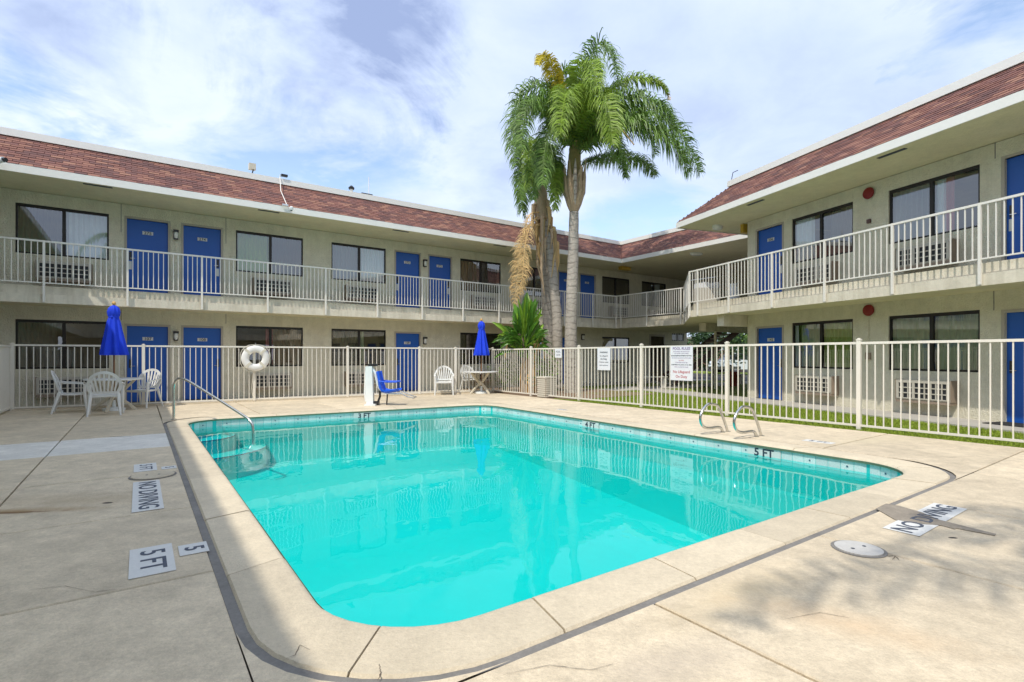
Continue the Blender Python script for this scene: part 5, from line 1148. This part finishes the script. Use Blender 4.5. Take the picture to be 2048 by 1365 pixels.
# ------------------------------------------------------------------ palms
def rnd_unit(): return Vec((random.gauss(0, 1), random.gauss(0, 1), random.gauss(0, 1))).normalized()
def frond(parent, P, m, n_=80, jit=0.12, ll=0.62, droop=0.55, wid=0.020, spread=1.0, name='frond', rr=0.022, tuft=0.25):
    """P: control points (world); leaflets on both sides hang off the arching stem"""
    path = smooth_path([Vec(p) for p in P], 10); seg = [0]
    for i in range(1, len(path)): seg.append(seg[-1] + (path[i] - path[i - 1]).length)
    T = seg[-1]; mb = MB(); vs = []; fs = []
    def at(s_):
        for i in range(1, len(path)):
            if seg[i] >= s_: f_ = (s_ - seg[i - 1]) / max(1e-6, seg[i] - seg[i - 1]); return path[i - 1].lerp(path[i], f_), (path[i] - path[i - 1]).normalized()
        return path[-1], (path[-1] - path[-2]).normalized()
    for k in range(n_):
        t = (k + random.random() * 0.8) / n_; s_ = T * (0.10 + 0.90 * t); p, d = at(s_)
        side = d.cross(Vec((0, 0, 1)));
        if side.length < 0.15: side = d.cross(Vec((0.3, 1, 0.1)))
        side.normalize(); upn = side.cross(d)
        for sg in (-1, 1):
            L_ = ll * (sin(pi * (0.12 + 0.83 * t)) ** 0.6) * random.uniform(0.8, 1.15)
            lift = random.uniform(-0.25, 0.75) * tuft * 2
            dr = (side * sg * spread * random.uniform(0.6, 1.0) + d * random.uniform(0.35, 0.7) + upn * lift + rnd_unit() * jit * 1.2).normalized()
            w_ = wid * random.uniform(0.7, 1.2); wv = d * w_
            q1 = p + dr * L_ * 0.4; d2 = (dr + Vec((0, 0, -droop * random.uniform(0.8, 1.5)))).normalized(); q2 = q1 + d2 * L_ * 0.35
            d3 = (d2 + Vec((0, 0, -droop * 1.5)) + rnd_unit() * jit).normalized(); q3 = q2 + d3 * L_ * 0.35; k0 = len(vs)
            vs += [p - wv * 0.5, p + wv * 0.5, q1 + wv, q1 - wv, q2 + wv * 0.8, q2 - wv * 0.8, q3]
            fs += [(k0, k0 + 1, k0 + 2, k0 + 3), (k0 + 3, k0 + 2, k0 + 4, k0 + 5), (k0 + 5, k0 + 4, k0 + 6)]
    mb.v = [tuple(q) for q in vs]; mb.f = fs
    # stem in the same mesh
    mb.tube(path, [rr * (1 - 0.8 * i / len(path)) for i in range(len(path))], 5)
    return mb.build(name, m, parent)
def trunk(parent, P, R, m='palm_trunk', name='trunk'):
    path = smooth_path([Vec(p) for p in P], 8); n_ = len(path); rr = []
    for i in range(n_):
        t = i / (n_ - 1) * (len(R) - 1); j = min(int(t), len(R) - 2); r0 = R[j] + (R[j + 1] - R[j]) * (t - j); rr.append(r0 * (1 + 0.025 * sin(i * 2.1)))
    return MB().tube(path, rr, 14).build(name, m, parent, smooth=True)
YA = 17.9
def A(x, y, dy=0.0): return AT(x, y, YA + dy)
base = Vec(((1141 - CX) / F * YA, YA, -0.02)); palm = thing('queen_palm', 'tall palm with smooth grey trunk and full drooping green crown', 'palm tree', base, 'palms behind the fence corner')
trunk(palm, [base, A(1142, 640), A(1146, 520), A(1148, 425)], [0.235, 0.20, 0.185, 0.16])
MB().lathe([(0.15, 0.0), (0.24, 0.25), (0.33, 0.62), (0.35, 0.95), (0.28, 1.2)], A(1148, 424), 14, lambda a, f_: 1 + 0.13 * sin(7 * a + 3 * f_)).build('leaf_base', 'palm_boot', palm, smooth=True)
for k in range(12):   # split old leaf bases
    a = 2 * pi * k / 12; c = A(1148, 412); d = Vec((cos(a), sin(a), 0)); mb = MB()
    mb.tube([c + d * 0.17, c + d * 0.32 + Zv * 0.45, c + d * 0.36 + Zv * random.uniform(0.8, 1.15), c + d * random.uniform(0.32, 0.48) + Zv * random.uniform(1.2, 1.6)], [0.05, 0.075, 0.06, 0.012], 6); mb.build('leaf_stub', 'palm_boot' if k % 3 else 'palm_trunk', palm, smooth=True)
trunk(palm, [A(1148, 360), A(1149, 320), A(1151, 280), A(1153, 240)], [0.27, 0.22, 0.17, 0.09], 'palm_shaft', 'crownshaft')
C0 = (1152, 285)
FR = [  # (mid1, mid2, tip) in picture terms with depth offsets; green unless told
    ([(1152, 300, 0), (1165, 200, 0.2), (1182, 120, 0.3), (1198, 88, 0.2), (1222, 110, -0.1), (1236, 165, -0.3)], 'leaf_palm', 1.0),
    ([(1152, 300, 0), (1160, 190, -0.5), (1170, 130, -1.1), (1185, 135, -1.7), (1195, 185, -2.2)], 'leaf_bright', 1.0),
    ([(1153, 300, 0), (1195, 210, 0.3), (1250, 165, 0.5), (1300, 160, 0.5), (1335, 185, 0.4)], 'leaf_bright', 0.75),
    ([(1154, 305, 0), (1200, 225, -0.5), (1262, 195, -1.0), (1320, 215, -1.4), (1352, 265, -1.6)], 'leaf_palm', 1.0),
    ([(1155, 310, 0), (1215, 245, 0.2), (1290, 228, 0.5), (1355, 262, 0.6), (1400, 345, 0.6)], 'leaf_palm', 1.15),
    ([(1155, 315, 0), (1210, 262, -0.8), (1285, 250, -1.4), (1345, 290, -1.7), (1378, 345, -1.8)], 'leaf_palm', 1.1),
    ([(1154, 335, 0), (1195, 318, 0.6), (1240, 315, 1.2), (1285, 325, 1.6), (1312, 350, 1.8)], 'leaf_palm', 0.85),
    ([(1154, 320, 0), (1185, 255, 0.9), (1230, 228, 1.7), (1285, 250, 2.2), (1310, 310, 2.4)], 'leaf_palm', 1.0),
    ([(1151, 300, 0), (1125, 215, 0.3), (1090, 175, 0.4), (1045, 190, 0.4), (1026, 250, 0.3), (1032, 330, 0.2)], 'leaf_palm', 1.05),
    ([(1150, 305, 0), (1120, 235, -0.5), (1080, 200, -1.0), (1052, 225, -1.4), (1042, 300, -1.6)], 'leaf_palm', 1.0),
    ([(1149, 310, 0), (1110, 240, 0.8), (1070, 210, 1.5), (1040, 235, 1.9), (1030, 290, 2.0)], 'leaf_palm', 0.9),
    ([(1150, 300, 0), (1132, 230, 0.1), (1112, 165, 0.0), (1100, 128, -0.2), (1085, 112, -0.5), (1075, 130, -0.8)], 'leaf_yellow', 0.62),
    ([(1151, 310, 0), (1145, 225, -0.9), (1138, 185, -1.8), (1128, 205, -2.6), (1120, 270, -3.0)], 'leaf_bright', 1.0),
    ([(1152, 310, 0), (1165, 225, -0.9), (1190, 190, -1.7), (1215, 215, -2.3), (1225, 290, -2.6)], 'leaf_bright', 1.05),
    ([(1152, 310, 0), (1155, 215, 0.9), (1160, 165, 2.0), (1175, 185, 2.9), (1180, 240, 3.3)], 'leaf_palm', 1.0),
    ([(1150, 315, 0), (1128, 260, -0.5), (1105, 250, -0.9), (1090, 300, -1.2), (1085, 370, -1.3)], 'leaf_palm', 0.9),
    ([(1151, 315, 0), (1118, 215, 0.2), (1120, 160, 0.3), (1135, 140, 0.3), (1150, 165, 0.3)], 'leaf_palm', 0.8),
    ([(1153, 320, 0), (1180, 275, -0.6), (1215, 270, -1.1), (1240, 310, -1.4), (1250, 355, -1.5)], 'leaf_palm', 0.8),
]
for P, m, sc in FR:
    frond(palm, [A(*q) for q in P], m, n_=260, ll=0.80 * sc, droop=0.75, wid=0.022, tuft=0.7)
frond(palm, [A(1300, 160, .5), A(1320, 165, .5), A(1335, 185, .5), A(1338, 200, .5)], 'leaf_dead', n_=26, ll=0.22, name='frond')
for (x0, y0, dy) in ((1240, 262, -1.6),):
    mb = MB(); mb.tube([A(1205, 250, -0.8), A(1240, 255, -1.5), A(1268, 290, -1.7)], 0.02, 5); mb.build('flower_stalk', 'leaf_dead', palm)
# the second, lower palm (left trunk) with skirt of dead leaves
YB = 18.8
def B(x, y, dy=0.0): return AT(x, y, YB + dy)
base = Vec(((1115 - CX) / F * YB, YB, -0.02)); palm2 = thing('queen_palm', 'leaning palm with shaggy dead leaves round its upper trunk', 'palm tree', base, 'palms behind the fence corner')
trunk(palm2, [base, B(1114, 640), B(1108, 580), B(1103, 530), B(1094, 470), B(1086, 430)], [0.19, 0.18, 0.17, 0.165, 0.16, 0.15])
trunk(palm2, [B(1087, 440), B(1082, 400), B(1080, 360), B(1079, 330)], [0.24, 0.25, 0.20, 0.12], 'palm_boot', 'crownshaft')
for k in range(26):
    a = random.uniform(0, 2 * pi); d = Vec((cos(a), sin(a), 0)); yy = random.uniform(400, 500); c = B(1086 + (yy - 400) * 0.13, yy); L_ = random.uniform(0.7, 2.0); w0 = random.uniform(0.10, 0.28)
    mb = MB(); mb.tube([c + d * 0.12, c + d * (0.16 + w0) + Zv * -0.1, c + d * (0.2 + w0) + Zv * -(L_ * 0.5), c + d * (0.12 + w0 * 0.6) + Zv * -L_], [0.05, 0.07, 0.05, 0.01], 5); mb.build('dead_leaf', 'leaf_dead' if k % 2 else 'palm_boot', palm2)
FB_ = [([(1080, 360, 0), (1062, 310, -0.2), (1048, 300, -0.4), (1040, 340, -0.5), (1042, 400, -0.5)], 'leaf_palm', 0.9), ([(1080, 355, 0), (1078, 300, -0.4), (1070, 280, -0.9), (1060, 310, -1.3), (1056, 380, -1.4)], 'leaf_bright', 0.8),
       ([(1081, 355, 0), (1092, 305, -0.3), (1104, 295, -0.7), (1112, 330, -1.0), (1114, 390, -1.1)], 'leaf_palm', 0.9), ([(1081, 360, 0), (1098, 330, 0.3), (1115, 330, 0.6), (1125, 370, 0.7)], 'leaf_palm', 0.75),
       ([(1079, 365, 0), (1060, 340, 0.5), (1048, 350, 0.8), (1044, 410, 0.9), (1048, 435, 0.9)], 'leaf_palm', 0.85), ([(1080, 350, 0), (1080, 310, 0.4), (1086, 285, 0.8), (1098, 300, 1.2)], 'leaf_yellow', 0.5),
       ([(1080, 360, 0), (1070, 325, -0.7), (1065, 335, -1.2), (1066, 400, -1.4)], 'leaf_palm', 0.8), ([(1082, 360, 0), (1100, 320, -0.6), (1110, 350, -1.1), (1110, 420, -1.2)], 'leaf_bright', 0.75)]
for P, m, sc in FB_: frond(palm2, [B(*q) for q in P], m, n_=170, ll=0.66 * sc, droop=0.9, wid=0.022, tuft=0.6)
# dead hanging fronds
frond(palm2, [B(1078, 425, -0.2), B(1060, 430, -0.4), B(1046, 470, -0.5), B(1038, 530, -0.55), B(1028, 612, -0.5)], 'leaf_dead', n_=150, ll=0.55, droop=1.1, wid=0.013, jit=0.5, name='dead_frond')
frond(palm2, [B(1076, 435, -0.3), B(1064, 445, -0.6), B(1052, 480, -0.75), B(1046, 540, -0.8), B(1040, 590, -0.75)], 'leaf_dead', n_=130, ll=0.50, droop=1.1, wid=0.013, jit=0.5, name='dead_frond')
frond(palm2, [B(1076, 440, -0.0), B(1058, 452, -0.1), B(1040, 490, -0.2), B(1030, 545, -0.2), B(1022, 580, -0.2)], 'leaf_dead', n_=110, ll=0.42, droop=1.0, wid=0.013, jit=0.5, name='dead_frond')
# third trunk between them, set further back
base = Vec(((1098 - CX) / F * 19.6, 19.6, -0.02)); palm3 = thing('queen_palm', 'grey palm trunk rising behind the paddle leaved plant', 'palm tree', base, 'palms behind the fence corner')
trunk(palm3, [base, AT(1095, 640, 19.6), AT(1090, 540, 19.6), AT(1087, 450, 19.6), AT(1088, 400, 19.6)], [0.21, 0.19, 0.175, 0.17, 0.15])
for k in range(9):
    a = random.uniform(0, 2 * pi); d = Vec((cos(a), sin(a), 0)); c = AT(1088, random.uniform(400, 440), 19.6); mb = MB(); mb.tube([c + d * 0.12, c + d * 0.3 + Zv * -0.2, c + d * 0.32 + Zv * -random.uniform(0.6, 1.4)], [0.05, 0.06, 0.01], 5); mb.build('dead_leaf', 'leaf_dead', palm3)
frond(palm3, [AT(1088, 400, 19.6), AT(1100, 350, 20.0), AT(1118, 345, 20.3), AT(1128, 390, 20.5)], 'leaf_palm', n_=60, ll=0.5, droop=0.9)
frond(palm3, [AT(1088, 400, 19.6), AT(1080, 345, 20.2), AT(1065, 330, 20.7), AT(1050, 370, 21.0)], 'leaf_palm', n_=60, ll=0.5, droop=0.9)
# palm standing behind the camera whose fronds shade the right foreground
pc = Vec((1.9, -2.9, 0)); palm4 = thing('queen_palm', 'tall palm behind the viewer whose frond shadows fall on the right deck', 'palm tree', pc)
trunk(palm4, [pc, pc + Vec((0.1, 0.2, 4)), pc + Vec((0.3, 0.4, 7.4))], [0.22, 0.19, 0.16])
for k in range(16):
    a = radians(20 + k * 27.7 + random.uniform(-6, 6)); d = Vec((cos(a), sin(a), 0)); c = pc + Vec((0.3, 0.4, 7.3)); L_ = random.uniform(2.4, 3.3)
    frond(palm4, [c, c + d * L_ * 0.35 + Zv * 0.9, c + d * L_ * 0.75 + Zv * 0.7, c + d * L_ + Zv * -0.3, c + d * L_ * 1.05 + Zv * -1.0], 'leaf_palm', n_=80, ll=0.55, droop=0.6, wid=0.024)
# ------------------------------------------------------------------ paddle leaved plant (giant bird of paradise)
pc = Vec(((1050 - CX) / F * 17.9, 17.9, 0)); sh = thing('paddle_leaf_plant', 'bushy plant with big upright green paddle leaves behind the fence corner', 'plant', pc)
def paddle(c, tip, w_, m, bend=0.25):
    c = Vec(c); tip = Vec(tip); d = tip - c; L_ = d.length; dn = d.normalized(); side = dn.cross(Vec((random.uniform(-.5, .5), -1, random.uniform(-.2, .3)))).normalized(); nrm = side.cross(dn)
    mb = MB(); vs = []; n_ = 9; p0 = c + d * 0.42
    for i in range(n_ + 1):
        t = i / n_; f_ = sin(pi * min(1, 0.06 + t * 0.94)) ** 0.6 * (1 - 0.35 * t); p = c.lerp(tip, 0.42 + 0.58 * t) + Vec((0, 0, -bend * (t ** 2) * L_ * 0.35)) + nrm * (0.06 * sin(3 * t))
        tear = random.uniform(-0.02, 0.02)
        vs += [p - side * w_ * f_ + nrm * 0.05 * f_ + Vec((0, 0, tear)), p, p + side * w_ * f_ + nrm * 0.05 * f_ + Vec((0, 0, -tear))]
    mb.add(vs, [(i * 3 + j, i * 3 + j + 1, i * 3 + j + 4, i * 3 + j + 3) for i in range(n_) for j in range(2)])
    mb.tube([c, c.lerp(p0, 0.5) + Vec((0, 0, 0.03)), p0, c.lerp(tip, 0.7) + Vec((0, 0, -bend * .25 * L_ * .35))], [0.03, 0.022, 0.016, 0.008], 5); mb.build('leaf', m, sh)
def Pp(x, y, dy=0): return AT(x, y, 17.6 + dy)
cb = (1052, 690)
tips = []
for i in range(95):
    a = radians(random.uniform(-28, 208)); rx = random.uniform(0.45, 1.0)
    x = 1050 + 62 * rx * cos(a); y = 660 - 80 * rx * max(-0.35, sin(a)) * (1.05 if x > 1015 else 0.6); tips.append((x, y, random.uniform(-1.1, 0.9), random.uniform(0.045, 0.095)))
tips += [(1055, 577, 0, .13), (1072, 588, -.4, .15), (984, 620, -.2, .10), (979, 658, .1, .10), (1104, 655, .3, .13), (986, 700, 0, .07)]
for i, (x, y, dy, w_) in enumerate(tips):
    st = Pp(cb[0] + random.uniform(-16, 16), 705 + random.uniform(-15, 12), dy * 0.2)
    paddle(st, Pp(x, y, dy), w_, 'leaf_paddle_light' if i % 4 == 1 else 'leaf_paddle', random.uniform(0.1, 0.5) if abs(x - 1055) < 30 else random.uniform(0.6, 1.3))
for k in range(9):
    x = 1042 + k * 3.4; mb = MB(); st = AT(x, 786, 17.7 + random.uniform(-.3, .3)); mb.tube([Vec((st.x, st.y, 0)), AT(x + random.uniform(-4, 4), 735, 17.7), AT(x + random.uniform(-10, 10), 680, 17.7)], [0.09, 0.075, 0.03], 7); mb.build('stem', 'palm_boot' if k % 2 else 'wood_light', sh, smooth=True)
for k in range(10):
    c = Pp(1045 + random.uniform(-20, 30), 670 + random.uniform(-5, 20), random.uniform(-.4, .4)); mb = MB(); a = random.uniform(0, 2 * pi); d = Vec((cos(a), sin(a), 0)); mb.tube([c, c + d * 0.25 + Zv * 0.02, c + d * 0.4 + Zv * -random.uniform(0.4, 0.9)], [0.03, 0.05, 0.01], 5); mb.build('dead_leaf', 'leaf_dead' if k % 2 else 'bark', sh)
# low shrubs behind the fence at the corner
for (x, Y, zc, rr, lab) in ((1018, 18.6, 0.6, 0.45, 'low light green shrub behind the fence corner post'), (1090, 17.2, 0.8, 0.42, 'thin green shrub behind the stone waste bin'), (1045, 18.2, 0.35, 0.4, 'small shrub at the foot of the paddle leaved plant')):
    c = Vec(((x - CX) / F * Y, Y, 0)); r = thing('shrub', lab, 'shrub', c, 'shrubs in the palm bed')
    MB().tube([c, c + Zv * zc], [0.03, 0.015], 5).build('stem', 'bark', r); leafball('foliage', c + Zv * zc, rr, rr, zc * 0.8, 420, 0.055, 'leaf_bush_light', r)
